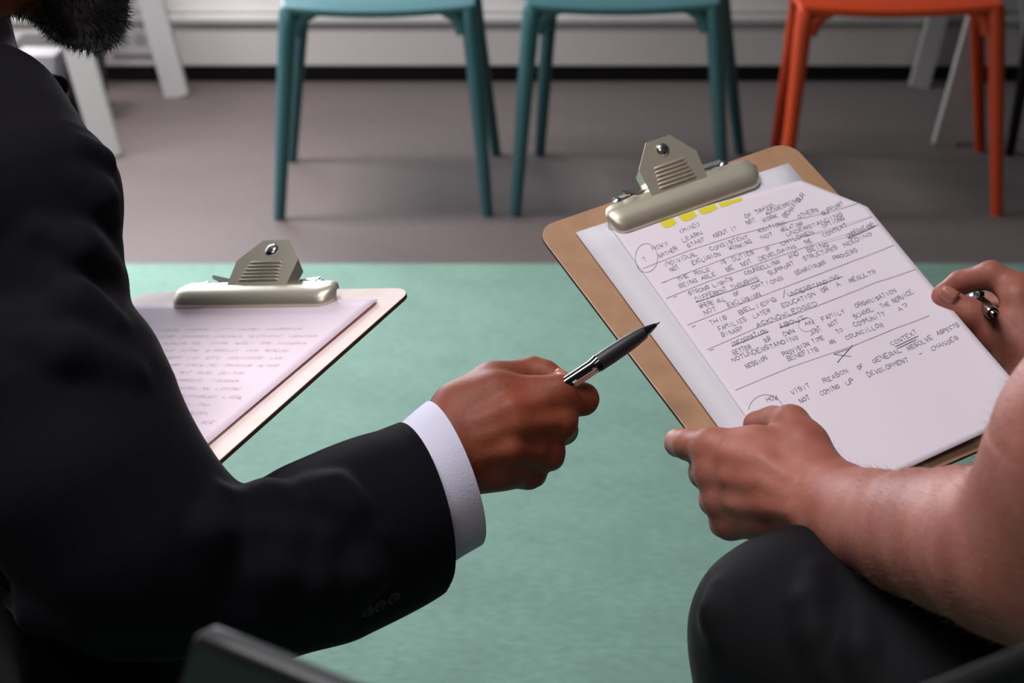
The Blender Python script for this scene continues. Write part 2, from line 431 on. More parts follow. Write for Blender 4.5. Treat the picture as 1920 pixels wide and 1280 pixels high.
def wall_chair(m, fl, fr, rl, rr, depth=.43, **kw):
    """front edge faces the camera; rl, rr: where its rear feet stand"""
    mid, ang, span = place_chair(None, fl, fr); yaw = ang+math.pi
    fwd = np.array([-math.sin(yaw), math.cos(yaw), 0]); rt = np.array([math.cos(yaw), math.sin(yaw), 0]); o = mid-fwd*depth/2
    loc = [((ground(*p)-o)@rt, (ground(*p)-o)@fwd, 0) for p in (rr, rl)]     # local -x side is the photo's right
    print('chair', span, loc)
    t = make_chair('plastic_chair', m, rear=loc, front_span=float(span), depth=depth, **kw)
    t.location = V(o); t.rotation_euler = (0, 0, yaw); return t
c1 = wall_chair(M['teal'], (524, 411), (914, 404), (547, 302), (930, 291))
tag(c1, 'teal plastic chair against the wall nearest the bearded person, bright glare on its seat', 'chair')
c2 = wall_chair(M['teal'], (966, 404), (1357, 399), (1012, 291), (1387, 288))
tag(c2, 'teal plastic chair between the other teal chair and the orange one', 'chair')
c3 = wall_chair(M['orange'], (1463, 410), (1869, 403), (1452, 288), (1838, 284))
tag(c3, 'orange plastic chair standing by the wall behind the brown clipboard', 'chair')
c4 = wall_chair(M['blackplastic'], (1950, 404), (2335, 398), (1893, 291), (2238, 287), leg_r=.017)
tag(c4, 'black plastic chair just right of the orange one, only one leg in view', 'chair')
# the black chairs nearest the camera
ZT = .84
def near_chair(corner, second, label, first_end=-1):
    """empty chair turned towards the camera; corner = visible end of the top edge of its back"""
    a = ground(*corner, z=ZT); b = ground(*second, z=ZT); d = b-a; d[2] = 0; d /= np.linalg.norm(d); n_ = np.array([-d[1], d[0], 0])
    t = make_chair('plastic_chair', M['blackplastic'], back_top=ZT, panel=True, corner=.010, cv=.006, lean=0)
    ly = .194+.02-.006
    mid = a+d*.185; mid[2] = 0; t.location = V(mid-n_*ly); t.rotation_euler = (0, 0, math.atan2(d[1], d[0])+math.pi); tag(t, label, 'chair'); return t
near_chair((346, 1160), (594, 1274), 'empty black plastic chair nearest the camera, its back under the suited arm')
near_chair((1690, 1316), (1920, 1234), 'empty black plastic chair cut off by the lower right corner, before the dark trousers')
t = make_chair('plastic_chair', M['blackplastic']); t.location = (-.50, .97, 0); t.rotation_euler = (0, 0, math.radians(-5)); tag(t, 'black plastic chair the suited person sits on', 'chair')
t = make_chair('plastic_chair', M['blackplastic']); t.location = (.58, .80, 0); t.rotation_euler = (0, 0, math.radians(30)); tag(t, 'black plastic chair the bare-armed person sits on', 'chair')

# ------------------------------------------------------------------ white tables by the wall
def leg_slab(bm, a, b, wd, th):
    a, b = V(a), V(b); t = (b-a).normalized(); s = Vector((1, 0, 0)); s = (s-t*s.dot(t)).normalized(); n = t.cross(s)
    vs = []
    for p in (a, b):
        for i, j in ((-1, -1), (1, -1), (1, 1), (-1, 1)): vs.append(bm.verts.new(p+s*i*wd/2+n*j*th/2))
    for q in ((0, 1, 2, 3), (7, 6, 5, 4), (0, 4, 5, 1), (1, 5, 6, 2), (2, 6, 7, 3), (3, 7, 4, 0)): bm.faces.new([vs[i] for i in q])
def sawhorse(label, near, far, ln, wd):
    """white trestle: a beam running away from the camera on four splayed legs"""
    g0, g1 = ground(*near), ground(*far); c0, c1 = g0+np.array([ln, 0, .72]), g1+np.array([ln, 0, .72]); mid = (c0+c1)/2; o = np.array([mid[0], mid[1], 0])
    t = empty('trestle', o); tag(t, label, 'trestle')
    dv = (c1-c0)/np.linalg.norm(c1-c0)
    bm = bmesh.new(); a_, b_ = c0-o-dv*.06, c1-o+dv*.06
    leg_slab(bm, a_, b_, .07, .05); bmobj('beam', bm, M['white'], t)
    for g_, c_ in ((g0, c0), (g1, c1)):
        m_ = g_+np.array([2*ln, 0, 0])
        for f_, sgn in ((g_, 1), (m_, -1)):
            bm = bmesh.new(); leg_slab(bm, f_-o, c_-o+np.array([.022*(1 if ln < 0 else -1)*sgn, 0, 0]), wd, .028); bmobj('leg', bm, M['white'], t)
        bm = bmesh.new(); box(bm, tuple((g_+m_)/2-o+np.array([0, .02, .50])), (abs(ln)*.62, .018, .05)); bmobj('brace', bm, M['white'], t)
sawhorse('white wooden trestle whose splayed legs stand behind the bearded chin', (205, 292), (333, 180), -.175, .062)
sawhorse('white wooden trestle whose splayed legs show beneath the orange chair', (1768, 272), (1722, 163), .16, .05)
# white carton with red and green print, black crate beside it
q = ground(75, 160)
t = empty('carton', (at(92, 100, 4.7)[0], 4.55, 0)); tag(t, 'small white carton with red and green print on the floor by the wall', 'box')
bm = bmesh.new(); box(bm, (0, 0, .10), (.10, .10, .20), .004); bmobj('box_body', bm, M['grey'], t)
bm = bmesh.new(); box(bm, (.02, -.051, .14), (.04, .002, .04)); bmobj('printed_patch', bm, M['greenp'], t)
bm = bmesh.new(); box(bm, (-.02, -.051, .085), (.04, .002, .025)); bmobj('printed_patch', bm, M['red'], t)
t = empty('crate', (at(132, 120, 4.9)[0], 4.72, 0)); tag(t, 'black crate on the floor between the white trestle legs', 'crate')
bm = bmesh.new(); box(bm, (0, 0, .09), (.20, .16, .18), .008); bmobj('crate_body', bm, M['black'], t)
bm = bmesh.new(); box(bm, (0, 0, .185), (.21, .17, .012), .003); bmobj('rim', bm, M['blackplastic'], t)

# ------------------------------------------------------------------ clipboards
def rodr(r):
    t = np.linalg.norm(r); k = np.array(r)/t; K = np.array([[0, -k[2], k[1]], [k[2], 0, -k[0]], [-k[1], k[0], 0]])
    return np.eye(3)+math.sin(t)*K+(1-math.cos(t))*K@K
CW = np.stack([RX, UP, FW], 1)      # columns: camera axes in world
def board_frame(p, s=1.0):
    R = rodr(p[:3]); o = CAM+CW@(np.array(p[3:6])*s)
    U_ = CW@R[:, 0]; V_ = -(CW@R[:, 1]); N_ = np.cross(V_, U_)*1.0
    if N_@(CAM-o) < 0: N_ = -N_
    # local axes: x = right, y = up the board, z = out of the face
    m = np.eye(4); m[:3, 0] = U_; m[:3, 1] = -V_; m[:3, 2] = N_; m[:3, 3] = o
    return m
BW, BH = .228, .318
BR = board_frame([0.7103555811940248, -0.2258087677483908, 0.45313345150649764, 0.016776607579433462, 0.08374680423992928, 1.4244499163760245])
SL = 1.08
BL = board_frame([1.128086085130382, 0.40001669460133643, -0.2551180844428912, -0.271781620940713, 0.036102798663589106, 1.4040311039904434], SL)
def on_board(Bm, px, py, n=.0035, s=1.0):
    """point where the sight line of a photo pixel meets the board -> (u, v) metres, v down from the top edge"""
    r = at(px, py, 1)-CAM; N_ = Bm[:3, 2]; o = Bm[:3, 3]+N_*n*s
    X = CAM+r*((o-CAM)@N_)/(r@N_); l = X-Bm[:3, 3]
    return float(l@Bm[:3, 0])/s, -float(l@Bm[:3, 1])/s
def set_frame(o, Bm, s=1.0):
    m = Matrix([[float(Bm[i, j]) for j in range(4)] for i in range(4)]); o.matrix_world = m @ Matrix.Scale(s, 4)
def make_clipboard(label, Bm, s, mface):
    t = empty('clipboard'); set_frame(t, Bm, s); tag(t, label, 'clipboard')
    bm = bmesh.new(); prism(bm, roundrect(0, -BH, BW, 0, .016, 8), -.0032, 0)
    o = bmobj('board', bm, [mface, M['mdfedge']], t)
    for f in o.data.polygons:
        if abs(f.normal.z) < .5 or f.normal.z < 0: f.material_index = 1
    b = o.modifiers.new('b', 'BEVEL'); b.width = .0006; b.segments = 2
    uc = .1145
    # clip: bar with rolled lip
    clip = empty('clip', (0, 0, 0), 0, t)
    prof = [(.012, .0105), (.020, .0112), (.0265, .0108), (.0320, .0090), (.0355, .0052), (.0365, .0012)]   # (v, n)
    bm = bmesh.new(); n = 40; x0, x1 = .049, .181
    for side, th in ((0, 0), (1, .0011)):
        pass
    rows = []
    for (v, nn) in prof:
        row = []
        for i in range(n+1):
            f = i/n; e_ = min(f, 1-f)*(x1-x0)
            rr = .011; cut = 0 if e_ > rr else rr-math.sqrt(max(0, rr*rr-(rr-e_)**2))
            vv = .010+(v-.010)*1.0 if e_ > rr else (.0215+(v-.0215)*(1-(cut/rr)*.75))
            dn = -.0025*(cut/rr)
            row.append(bm.verts.new((x0+(x1-x0)*f, -vv, nn+dn)))
        rows.append(row)
    for a_, b_ in zip(rows, rows[1:]):
        for i in range(n): bm.faces.new((a_[i], a_[i+1], b_[i+1], b_[i]))
    o = bmobj('clip_bar', bm, M['nickel'], clip, True); md = o.modifiers.new('t', 'SOLIDIFY'); md.thickness = .0012; md.offset = 0
    o.data.polygons.foreach_set('use_smooth', [True]*len(o.data.polygons))
    # lever plate: rises backward off the bar
    p0 = np.array([0, -.0185, .0105]); p1 = np.array([0, .0185, .0300]); L = np.linalg.norm(p1-p0); dy = (p1-p0)/L; dn = np.cross([1, 0, 0], dy)
    def lp(x, y, z=0): return tuple(np.array([uc+x, 0, 0])+p0+dy*y+dn*z)
    out = [(-.0245, 0), (.0245, 0), (.0255, L*.56), (.0105, L), (-.0105, L), (-.0255, L*.56)]
    bm = bmesh.new()
    a_ = [bm.verts.new(lp(x, y, .0006)) for x, y in out]; b_ = [bm.verts.new(lp(x, y, -.0006)) for x, y in out]
    bm.faces.new(a_); bm.faces.new(b_[::-1])
    for i in range(6): bm.faces.new((a_[i], b_[i], b_[(i+1) % 6], a_[(i+1) % 6]))
    # folded side flanges
    for sx_ in (-1, 1):
        q = [bm.verts.new(v) for v in (lp(sx_*.0245, 0, 0), lp(sx_*.0255, L*.56, 0), lp(sx_*.0255, L*.50, -.010), lp(sx_*.0245, 0, -.009))]
        bm.faces.new(q)
    bmobj('lever_plate', bm, M['nickel'], clip)
    for k in range(6):
        y = L*(.12+.075*k); bm = bmesh.new(); hw_ = .0165-.0006*k
        tube_bm(bm, [lp(-hw_, y, .0004), lp(-hw_+.002, y, .0011), lp(hw_-.002, y, .0011), lp(hw_, y, .0004)], [.0004, .0009, .0009, .0004], 8)
        bmobj('rib', bm, M['nickel'], clip, True)
    bm = bmesh.new(); bmesh.ops.create_uvsphere(bm, u_segments=20, v_segments=10, radius=.0055)
    for v in bm.verts: v.co = Vector(lp(v.co.x, L*.78+v.co.y, max(v.co.z, 0)*.55))
    bmobj('rivet_head', bm, M['wire'], clip, True)
    # back plate, spring coil, posts, wires
    bm = bmesh.new(); prism(bm, roundrect(.066, -.016, .163, .002, .006, 5), .0002, .0012); bmobj('back_plate', bm, M['nickel'], clip)
    bm = bmesh.new()
    for k in range(5):
        cx = uc-.018+.009*k; P = [(cx+.0011*j/16*2.2, -.008+.0042*math.cos(2*math.pi*j/16), .0068+.0042*math.sin(2*math.pi*j/16)) for j in range(33)]
        tube_bm(bm, P, [.0008]*33, 6)
    bmobj('spring', bm, M['wire'], clip, True)
    for cx in (.0660, .1600):
        bm = bmesh.new(); P = [(cx, -.008, .0), (cx, -.008, .006), (cx, -.008, .0062), (cx, -.008, .0085), (cx, -.008, .0102)]
        tube_bm(bm, P, [.0022, .0022, .0042, .0040, .0015], 18); bmobj('rivet_post', bm, M['wire'], clip, True)
    for sx_, tip in ((-1, .0135), (1, .0105)):
        bm = bmesh.new(); q = [(uc+sx_*.026, -.010, .0075), (uc+sx_*.043, -.0075, tip), (uc+sx_*.044, -.0045, tip+.0005), (uc+sx_*.026, -.002, .0085)]
        vs = [bm.verts.new(p) for p in q]+[bm.verts.new((p[0], p[1], p[2]-.0012)) for p in q]
        for f in ((0, 1, 2, 3), (7, 6, 5, 4), (0, 4, 5, 1), (1, 5, 6, 2), (2, 6, 7, 3), (3, 7, 4, 0)): bm.faces.new([vs[i] for i in f])
        bmobj('side_tab', bm, M['wire'], clip)
        bm = bmesh.new(); tube_bm(bm, [(uc+sx_*.022, -.006, .007), (uc+sx_*.036, -.008, .0095), (uc+sx_*.0475, -.008, .0078)], [.0009]*3, 8); bmobj('wire_arm', bm, M['wire'], clip, True)
    return t
clipR = make_clipboard('brown hardboard clipboard held upright at the right by the bare-armed person, nickel clip on top', BR, 1.0, M['mdf'])
clipL = make_clipboard('pale pinkish clipboard lying on the suited person\'s lap at the left, nickel clip on top', BL, SL, M['mdfglare'])

# ---- sheets of paper: thin curved grids in board coordinates
def sheet(name, Bm, s, quad, n0, m, lift=None, th=.00015, grid=(40, 50), shape=None):
    """quad: four (u,v) corners TL,TR,BR,BL in metres"""
    TL, TR, BRc, BLc = [np.array(q) for q in quad]; nu, nv = grid; bm = bmesh.new(); g_ = []
    for j in range(nv+1):
        row = []
        for i in range(nu+1):
            a_, b_ = i/nu, j/nv; p = (TL*(1-a_)+TR*a_)*(1-b_)+(BLc*(1-a_)+BRc*a_)*b_
            if shape is not None: p = shape(p, a_, b_)
            z = n0+(lift(a_, b_) if lift else 0)
            row.append(bm.verts.new((p[0], -p[1], z)))
        g_.append(row)
    for j in range(nv):
        for i in range(nu): bm.faces.new((g_[j][i], g_[j+1][i], g_[j+1][i+1], g_[j][i+1]))
    o = bmobj(name, bm, m); o.data.polygons.foreach_set('use_smooth', [True]*len(o.data.polygons))
    md = o.modifiers.new('t', 'SOLIDIFY'); md.thickness = th; md.offset = -1
    set_frame(o, Bm, s); return o
ob = lambda x, y, n=.0015: on_board(BR, x, y, n)
# lower stack of sheets
u0, v0 = ob(1079, 437, .001); u1, v1 = ob(1478, 307, .001)
A4w, A4h = .210, .297
def rect_from(u0, v0, u1, v1, h, w=None):
    d = np.array([u1-u0, v1-v0]); w_ = np.linalg.norm(d); e_ = d/w_; w_ = w or w_; n_ = np.array([-e_[1], e_[0]])
    p = np.array([u0, v0]); return [p, p+e_*w_, p+e_*w_+n_*h, p+n_*h]
under_label = 'loose white sheet lying under the written page on the brown clipboard, its left margin showing'
def liftU(n): return lambda a, b: .0006*math.sin(math.pi*b)*(1-a)
for k in range(3):
    q = rect_from(u0+.0006*k, v0+.0007*k, u1+.0003*k, v1+.0002*k, .279+.001*k)
    o = sheet('paper_sheet', BR, 1, q, .0006+.0006*(2-k), M['paper2'], liftU(k), grid=(10, 12))
    tag(o, ['uppermost loose white sheet under the written page, its left margin showing', 'middle one of three loose white sheets under the written page', 'lowest loose white sheet, lying right on the brown clipboard'][k], 'paper', 'blank sheets under the written page')
# top written sheet
P_TL = ob(1163, 452, .003); P_TR = ob(1502, 338, .003); P_R2 = ob(1625, 392, .006); P_BR = ob(1912, 745, .006); P_BRc = ob(1960, 800, .006)
P_BL = ob(1400, 800, .004)
# left edge direction continues to the bottom edge through (1680,893)-(1880,805)
l0, l1 = np.array(ob(1163, 452)), np.array(ob(1392, 775))
b0_, b1_ = np.array(ob(1683, 892)), np.array(ob(1878, 806))
def isect(p, p2, q, q2):
    a_ = np.array([[p2[0]-p[0], -(q2[0]-q[0])], [p2[1]-p[1], -(q2[1]-q[1])]]); s_ = np.linalg.solve(a_, np.array(q)-np.array(p)); return np.array(p)+s_[0]*(np.array(p2)-np.array(p))
r0_, r1_ = np.array(P_R2), np.array(P_BR)
cBL = isect(l0, l1, b0_, b1_); cBR = isect(r0_, r1_, b0_, b1_)
TLc = np.array(P_TL)+(np.array(P_TL)-np.array(P_TR))*0.02
kv = None
def top_point(a, b):
    """a 0..1 left-right, b 0..1 top-bottom: right edge bends outwards at the fold"""
    top_l = np.array(P_TL)+(l0-l1)/np.linalg.norm(l0-l1)*.012; bot_l = cBL
    e0 = np.array(P_TR); e1 = np.array(P_R2); e2 = cBR
    fb = .16
    right = e0+(e1-e0)*(b/fb) if b < fb else e1+(e2-e1)*((b-fb)/(1-fb))
    left = top_l+(bot_l-top_l)*b
    return left*(1-a)+right*a
def top_lift(a, b):
    curl = .0055*max(0, (a-.72)/.28)**2*min(1, b/.16)
    return curl+.006*b**3*a+.0008*math.sin(3.1*b)*math.sin(math.pi*a)
bm = bmesh.new(); g_ = []
NU, NV = 44, 56
for j in range(NV+1):
    row = []
    for i in range(NU+1):
        a_, b_ = i/NU, j/NV; p_ = top_point(a_, b_)
        row.append(bm.verts.new((p_[0], -p_[1], .0030+top_lift(a_, b_))))
    g_.append(row)
for j in range(NV):
    for i in range(NU): bm.faces.new((g_[j][i], g_[j+1][i], g_[j+1][i+1], g_[j][i+1]))
page = bmobj('written_page', bm, M['paper']); page.data.polygons.foreach_set('use_smooth', [True]*len(page.data.polygons))
md = page.modifiers.new('t', 'SOLIDIFY'); md.thickness = .0002; md.offset = 0
set_frame(page, BR); tag(page, 'white page of handwritten notes with yellow highlighter marks, clipped on the brown clipboard', 'paper')
# inverse map (u,v)->(a,b) numerically for the ink height
AB = [(a_, b_) for b_ in np.linspace(0, 1, 110) for a_ in np.linspace(0, 1, 90)]
ABp = np.array([top_point(a_, b_) for a_, b_ in AB]); ABz = np.array([.0030+top_lift(a_, b_) for a_, b_ in AB])
def page_z(u, v):
    d = (ABp[:, 0]-u)**2+(ABp[:, 1]-v)**2; i = np.argpartition(d, 4)[:4]; w_ = 1/(d[i]+1e-9); return float((ABz[i]*w_).sum()/w_.sum())

# ---- handwriting: single-stroke capitals drawn as thin ink ribbons lying on the page
G = {'A': ['00 26 40', '12 32'], 'B': ['00 06 36 45 33 03', '33 41 30 00'], 'C': ['45 26 04 02 20 41'], 'D': ['00 06 26 44 42 20 00'], 'E': ['46 06 00 40', '03 33'],
     'F': ['46 06 00', '03 33'], 'G': ['45 26 04 02 20 41 43 23'], 'H': ['00 06', '40 46', '03 43'], 'I': ['20 26'], 'J': ['46 41 20 01'], 'K': ['00 06', '46 03 40'],
     'L': ['06 00 40'], 'M': ['00 06 23 46 40'], 'N': ['00 06 40 46'], 'O': ['26 04 02 20 42 44 26'], 'P': ['00 06 36 45 43 33 03'], 'Q': ['26 04 02 20 42 44 26', '22 40'],
     'R': ['00 06 36 45 43 03', '23 40'], 'S': ['45 26 05 03 43 41 20 01'], 'T': ['06 46', '26 20'], 'U': ['06 01 20 41 46'], 'V': ['06 20 46'], 'W': ['06 10 24 30 46'],
     'X': ['06 40', '00 46'], 'Y': ['06 23 46', '23 20'], 'Z': ['06 46 00 40'], '?': ['05 26 45 43 22 21'], ',': ['11 00'], '-': ['03 43'], '(': ['36 14 12 30'], ')': ['16 34 32 10'],
     '>': ['05 43 01'], '/': ['00 46'], '1': ['05 26 20'], '.': ['20 21']}
def ribbon(V_, F_, pts, wd):
    for p, q in zip(pts, pts[1:]):
        d = np.array(q)-np.array(p); L = np.linalg.norm(d)
        if L < 1e-6: continue
        n_ = np.array([-d[1], d[0]])/L*wd/2; e_ = d/L*wd*.3; b_ = len(V_)
        for r in (p-e_+n_, p-e_-n_, q+e_-n_, q+e_+n_): V_.append(r)
        F_.append((b_, b_+1, b_+2, b_+3))
def ink_object(name, segs, m, parent, zf, lab=None):
    Vv, Ff = [], []
    for pts, wd in segs: ribbon(Vv, Ff, [np.array(p, float) for p in pts], wd)
    vs = [(v[0], -v[1], zf(v[0], v[1])+.00035) for v in Vv]
    o = pydata(name, vs, Ff, m, parent, False); o['kind'] = 'stuff'
    if lab: o['label'] = lab
    return o
def word(segs, Bf, s, e, txt, hgt=.0039, wd=.00034):
    p = np.array(Bf(*s)); q = np.array(Bf(*e)); d = q-p; L = np.linalg.norm(d); x_ = d/L; y_ = np.array([x_[1], -x_[0]])
    if y_[1] > 0: y_ = -y_
    adv = L/len(txt)
    for i, ch in enumerate(txt):
        if ch not in G: continue
        jit = random.uniform(-.12, .12)*hgt; sc_ = random.uniform(.85, 1.1); wdt = random.uniform(.8, 1.2)*wd
        for st in G[ch]:
            pts = []
            for tk in st.split():
                gx, gy = int(tk[0])/4+random.uniform(-.06, .06), int(tk[1])/6+random.uniform(-.05, .05)
                pts.append(p+x_*(adv*(i+.08+gx*.74)+.15*gy*hgt)+y_*(gy*hgt*sc_+jit))
            segs.append((pts, wdt))
Z4 = lambda x, y: ob(1160+x/2.783, 320+y/2.783, .0035)
words = '''320 325 430 285 (MIND)|335 372 440 328 LEARN|360 400 455 365 START|497 352 620 303 ABOUT IT|178 415 262 390 HOW?|212 455 312 412 RATHER|665 250 825 178 OF TRAVEL|770 232 950 155 ADDRESSING|
672 282 722 262 NOT|755 270 835 238 WORK|870 245 978 130 BEHAVIOUR|240 500 415 440 INDIVIDUAL|480 420 680 350 CONSISTENT|730 325 880 275 ADDITIONAL|940 250 1045 212 OTHERS|1065 238 1175 190 SUPPORT|
275 528 320 508 NOT|385 490 535 442 EXCLUSION|580 417 700 378 WORKING|745 360 810 336 NOT|850 320 965 280 RELATING|880 342 1170 242 UNDERSTANDING|
310 577 370 553 THE|402 547 480 522 ROLE|535 492 565 480 IS|600 474 710 432 DUTIES|770 420 800 408 OF|850 392 1020 325 CHILDREN|1070 303 1180 262 OPTIONS|
320 612 510 545 BEING ABLE|565 527 605 510 BE|645 502 700 478 NOT|735 472 930 402 DEVELOPING|975 387 1012 372 THE|1070 347 1195 297 CONTEXT|
370 652 600 572 STRONG LIGHTS|660 547 845 482 COUNSELLING|890 462 945 440 AND|990 430 1100 392 BEING|1195 357 1330 306 UNDERSTAND|
405 682 735 572 DIFFERENT THOUGHTS|785 547 925 492 SUPPORT|970 472 1145 407 STRUCTURES|1180 402 1320 350 NEEDING|
425 717 560 677 WHERE ALL|605 657 635 642 OF|695 622 865 570 OPTIONS|925 547 1085 487 BEHAVIOURS|1125 470 1250 427 PROCESS|448 752 515 727 NOT|570 712 745 655 EXCLUSION|
480 807 570 772 THIS|630 752 830 682 BELIEFS|890 662 1155 562 UNDERSTANDING|525 837 670 782 FAMILIES|705 772 795 737 LATER|855 717 1030 652 EDUCATION|1065 640 1097 622 OR|1140 612 1165 600 A|1205 587 1345 540 RESULTS|
540 867 655 832 BINARY|720 817 1040 702 ACKNOWLEDGED|590 918 780 845 INFORMATION|840 827 975 777 ABOUT|1240 722 1450 642 ORGANISATION|
600 962 695 927 BETTER|765 902 800 886 OUR|860 867 920 842 OWN|975 815 1020 798 AN|1065 792 1185 742 FAMILY|1230 777 1330 732 SCHOOL|1370 722 1550 652 THE SERVICE,|
595 1000 660 975 NOT|660 975 940 880 UNDERSTANDING|1000 862 1060 836 JUST|1100 822 1150 797 NOT|1230 822 1395 757 COMMUNITY|665 1032 780 987 SESSION|860 972 1075 882 PROVISION TIME|1140 857 1175 842 TO|1185 887 1385 817 COUNCILLOR|
885 997 1045 942 BENEFITS|1105 915 1135 902 AN|1425 922 1560 855 CONTEXT|905 1172 1002 1130 VISIT|1070 1112 1200 1057 REASON|1250 1045 1280 1030 OF|1325 1012 1480 952 GENERAL|1510 947 1640 890 RESOLVE|1660 877 1770 840 ASPECTS|
950 1217 1002 1190 NOT|1055 1177 1155 1137 COMING|1190 1127 1232 1107 UP|1300 1082 1515 1002 DEVELOPMENT|1570 980 1590 972 -|1630 952 1770 905 CHANGES|775 1208 835 1193 HOW|1460 745 1515 722 A?|
235 595 255 588 -|290 670 312 662 -|388 828 412 815 -|480 948 505 938 -'''.replace('\n', '').split('|')
segs = []
for wline in words:
    a_ = wline.split(' ', 4)
    if len(a_) < 5: continue
    word(segs, Z4, (float(a_[0]), float(a_[1])), (float(a_[2]), float(a_[3])), a_[4])
# emphasised / underlined words
for (x0, y0, x1, y1) in ((1440, 925, 1560, 872), (1450, 935, 1550, 890), (1195, 360, 1335, 310), (405, 686, 735, 576), (590, 916, 780, 842), (840, 823, 985, 770), (890, 658, 1165, 555)):
    segs.append(([Z4(x0, y0), Z4(x1, y1)], .0005))
segs.append(([Z4(1140, 1005), Z4(1180, 960), Z4(1220, 915)], .0006)); segs.append(([Z4(1120, 962), Z4(1210, 975)], .0004)); segs.append(([Z4(1120, 962), Z4(1200, 935)], .0004))
segs.append(([Z4(860, 855-190), Z4(865, 622)], .0004))
ink_object('handwriting', segs, M['ink'], page, page_z, 'dark handwritten capitals')
rules = []
PX = lambda x, y: ob(x, y, .0035)
for ln in (((1205, 503), (1290, 470), (1380, 441), (1500, 410), (1612, 388)), ((1240, 530), (1380, 477), (1514, 441), (1632, 415)), ((1249, 559), (1330, 527), (1400, 503), (1514, 462), (1645, 430)),
           ((1289, 609), (1400, 566), (1480, 536), (1600, 490), (1673, 468)), ((1326, 655), (1420, 615), (1529, 576), (1640, 532), (1714, 514)),
           ((1379, 731), (1480, 690), (1600, 650), (1680, 617), (1740, 598))):
    rules.append(([PX(*p) for p in ln], .0004))
circ = [(1212+21*math.cos(t_), 483+27*math.sin(t_)) for t_ in np.linspace(0, 6.3, 26)]; rules.append(([PX(*p) for p in circ], .0004))
arc = [(1436+33*math.cos(t_), 772+32*math.sin(t_)) for t_ in np.linspace(3.3, 6.0, 14)]; rules.append(([PX(*p) for p in arc], .0004))
word(rules, PX, (1206, 490), (1216, 487), '1', .005, .0004)
circ = [(1512+15*math.cos(t_), 610+13*math.sin(t_)) for t_ in np.linspace(.5, 6.3, 20)]; rules.append(([PX(*p) for p in circ], .0003))
ink_object('ruled_lines', rules, M['inklight'], page, page_z, 'thin hand-drawn dividing lines and circles')
for (x0, y0, x1, y1, wd) in ((1243, 424, 1268, 415, .0046), (1278, 412, 1306, 402, .0046), (1313, 399, 1345, 388, .0040), (1350, 386, 1374, 379, .0030), (1372, 379, 1392, 373, .0022)):
    p_, q_ = np.array(PX(x0, y0)), np.array(PX(x1, y1)); d_ = q_-p_; n_ = np.array([-d_[1], d_[0]])/np.linalg.norm(d_)
    if n_[1] < 0: n_ = -n_
    out = [p_-n_*wd, q_-n_*wd, q_+n_*wd*.25, p_+d_*.5+n_*wd*.62, p_+d_*.1+n_*wd*.5, p_]
    pydata('highlighter_mark', [(v[0], -v[1], page_z(v[0], v[1])+.00030) for v in out], [tuple(range(6))[::-1]], M['yellow'], page, False)

# pink sheets on the left board
obL = lambda x, y, n=.0015: on_board(BL, x, y, n, SL)
uA = obL(710, 562)
qd = [np.array([uA[0]-.205, uA[1]+.001]), np.array([uA[0], uA[1]]), np.array([uA[0]-.004, uA[1]+.288]), np.array([uA[0]-.209, uA[1]+.288])]
qd2 = [q_+np.array([.0006, .003]) for q_ in qd]; qd2[2] = qd2[2]-np.array([.004, 0])
o = sheet('paper_sheet', BL, SL, qd2, .0008, M['pink2'], None, grid=(12, 12)); tag(o, 'deeper pink sheet peeking out under the pale pink page on the left clipboard', 'paper')
pinkp = sheet('paper_sheet', BL, SL, qd, .0020, M['pink'], lambda a, b: .0015*math.sin(math.pi*a)*b, grid=(24, 24)); tag(pinkp, 'pale pink page with faint notes, clipped on the glare-paled clipboard at the left', 'paper')
segs = []
rl = random.Random(3)
def pk(u, v): return np.array([qd[0][0]+u, qd[0][1]+v])
for r_ in range(19):
    v = .050+.0115*r_; u = .014
    while u < .185:
        n_ = rl.randint(3, 9); L_ = n_*.0030
        if u+L_ > .192: break
        txt = ''.join(rl.choice('AEIOUNRSTLCDMP') for _ in range(n_))
        word(segs, lambda a, b: (a, b), tuple(pk(u, v)), tuple(pk(u+L_, v)), txt, .0034, .0003); u += L_+.005
ink_object('handwriting', segs, M['inkpink'], pinkp, lambda u, v: .0020+.0015*math.sin(math.pi*min(1, max(0, (u-qd[0][0])/.205)))*min(1, max(0, (v-qd[0][1])/.288))+.0001, 'very faint handwriting')

# ------------------------------------------------------------------ pens
def pen(label, tip, tail, clipdir, chrome='wire'):
    """tip and tail world points; nib at tip"""
    tip, tail = np.array(tip), np.array(tail); L = np.linalg.norm(tail-tip); t = empty('pen', tip); ax_ = V((tail-tip)/L)
    t.rotation_euler = ax_.to_track_quat('Z', 'Y').to_euler(); tag(t, label, 'pen')
    def part(name, zs, rs, m):
        bm = bmesh.new(); tube_bm(bm, [(0, 0, z) for z in zs], rs, 24); return bmobj(name, bm, m, t, True)
    part('nib', [0, .0015, .004], [.0004, .0006, .0012], M['wire'])
    part('tip_cone', [.0035, .006, .010, .0135], [.0014, .0021, .0032, .0040], M['penblk'])
    part('grip', [.0135, .020, .030, .042, .0525], [.0042, .0051, .0057, .0060, .0058], M['penrub'])
    part('barrel', [.0525, .0545, .058, L-.012, L-.008], [.0061, .0056, .0050, .0048, .0040], M['penblk'])
    part('push_button', [L-.009, L-.003, L], [.0028, .0027, .0018], M[chrome])
    q = t.rotation_euler.to_matrix(); l = q.transposed() @ V(clipdir); ang = math.atan2(-l.x, l.y)
    bm = bmesh.new(); box(bm, (0, .0080, .0670), (.0036, .0012, .019), .0005); box(bm, (0, .0070, .0750), (.0036, .0030, .004), .0005)
    bmesh.ops.create_uvsphere(bm, u_segments=12, v_segments=8, radius=.0017, matrix=Matrix.Translation((0, .0072, .0585)))
    o = bmobj('pocket_clip', bm, M[chrome], t); o.rotation_euler = (0, 0, ang)
    return t
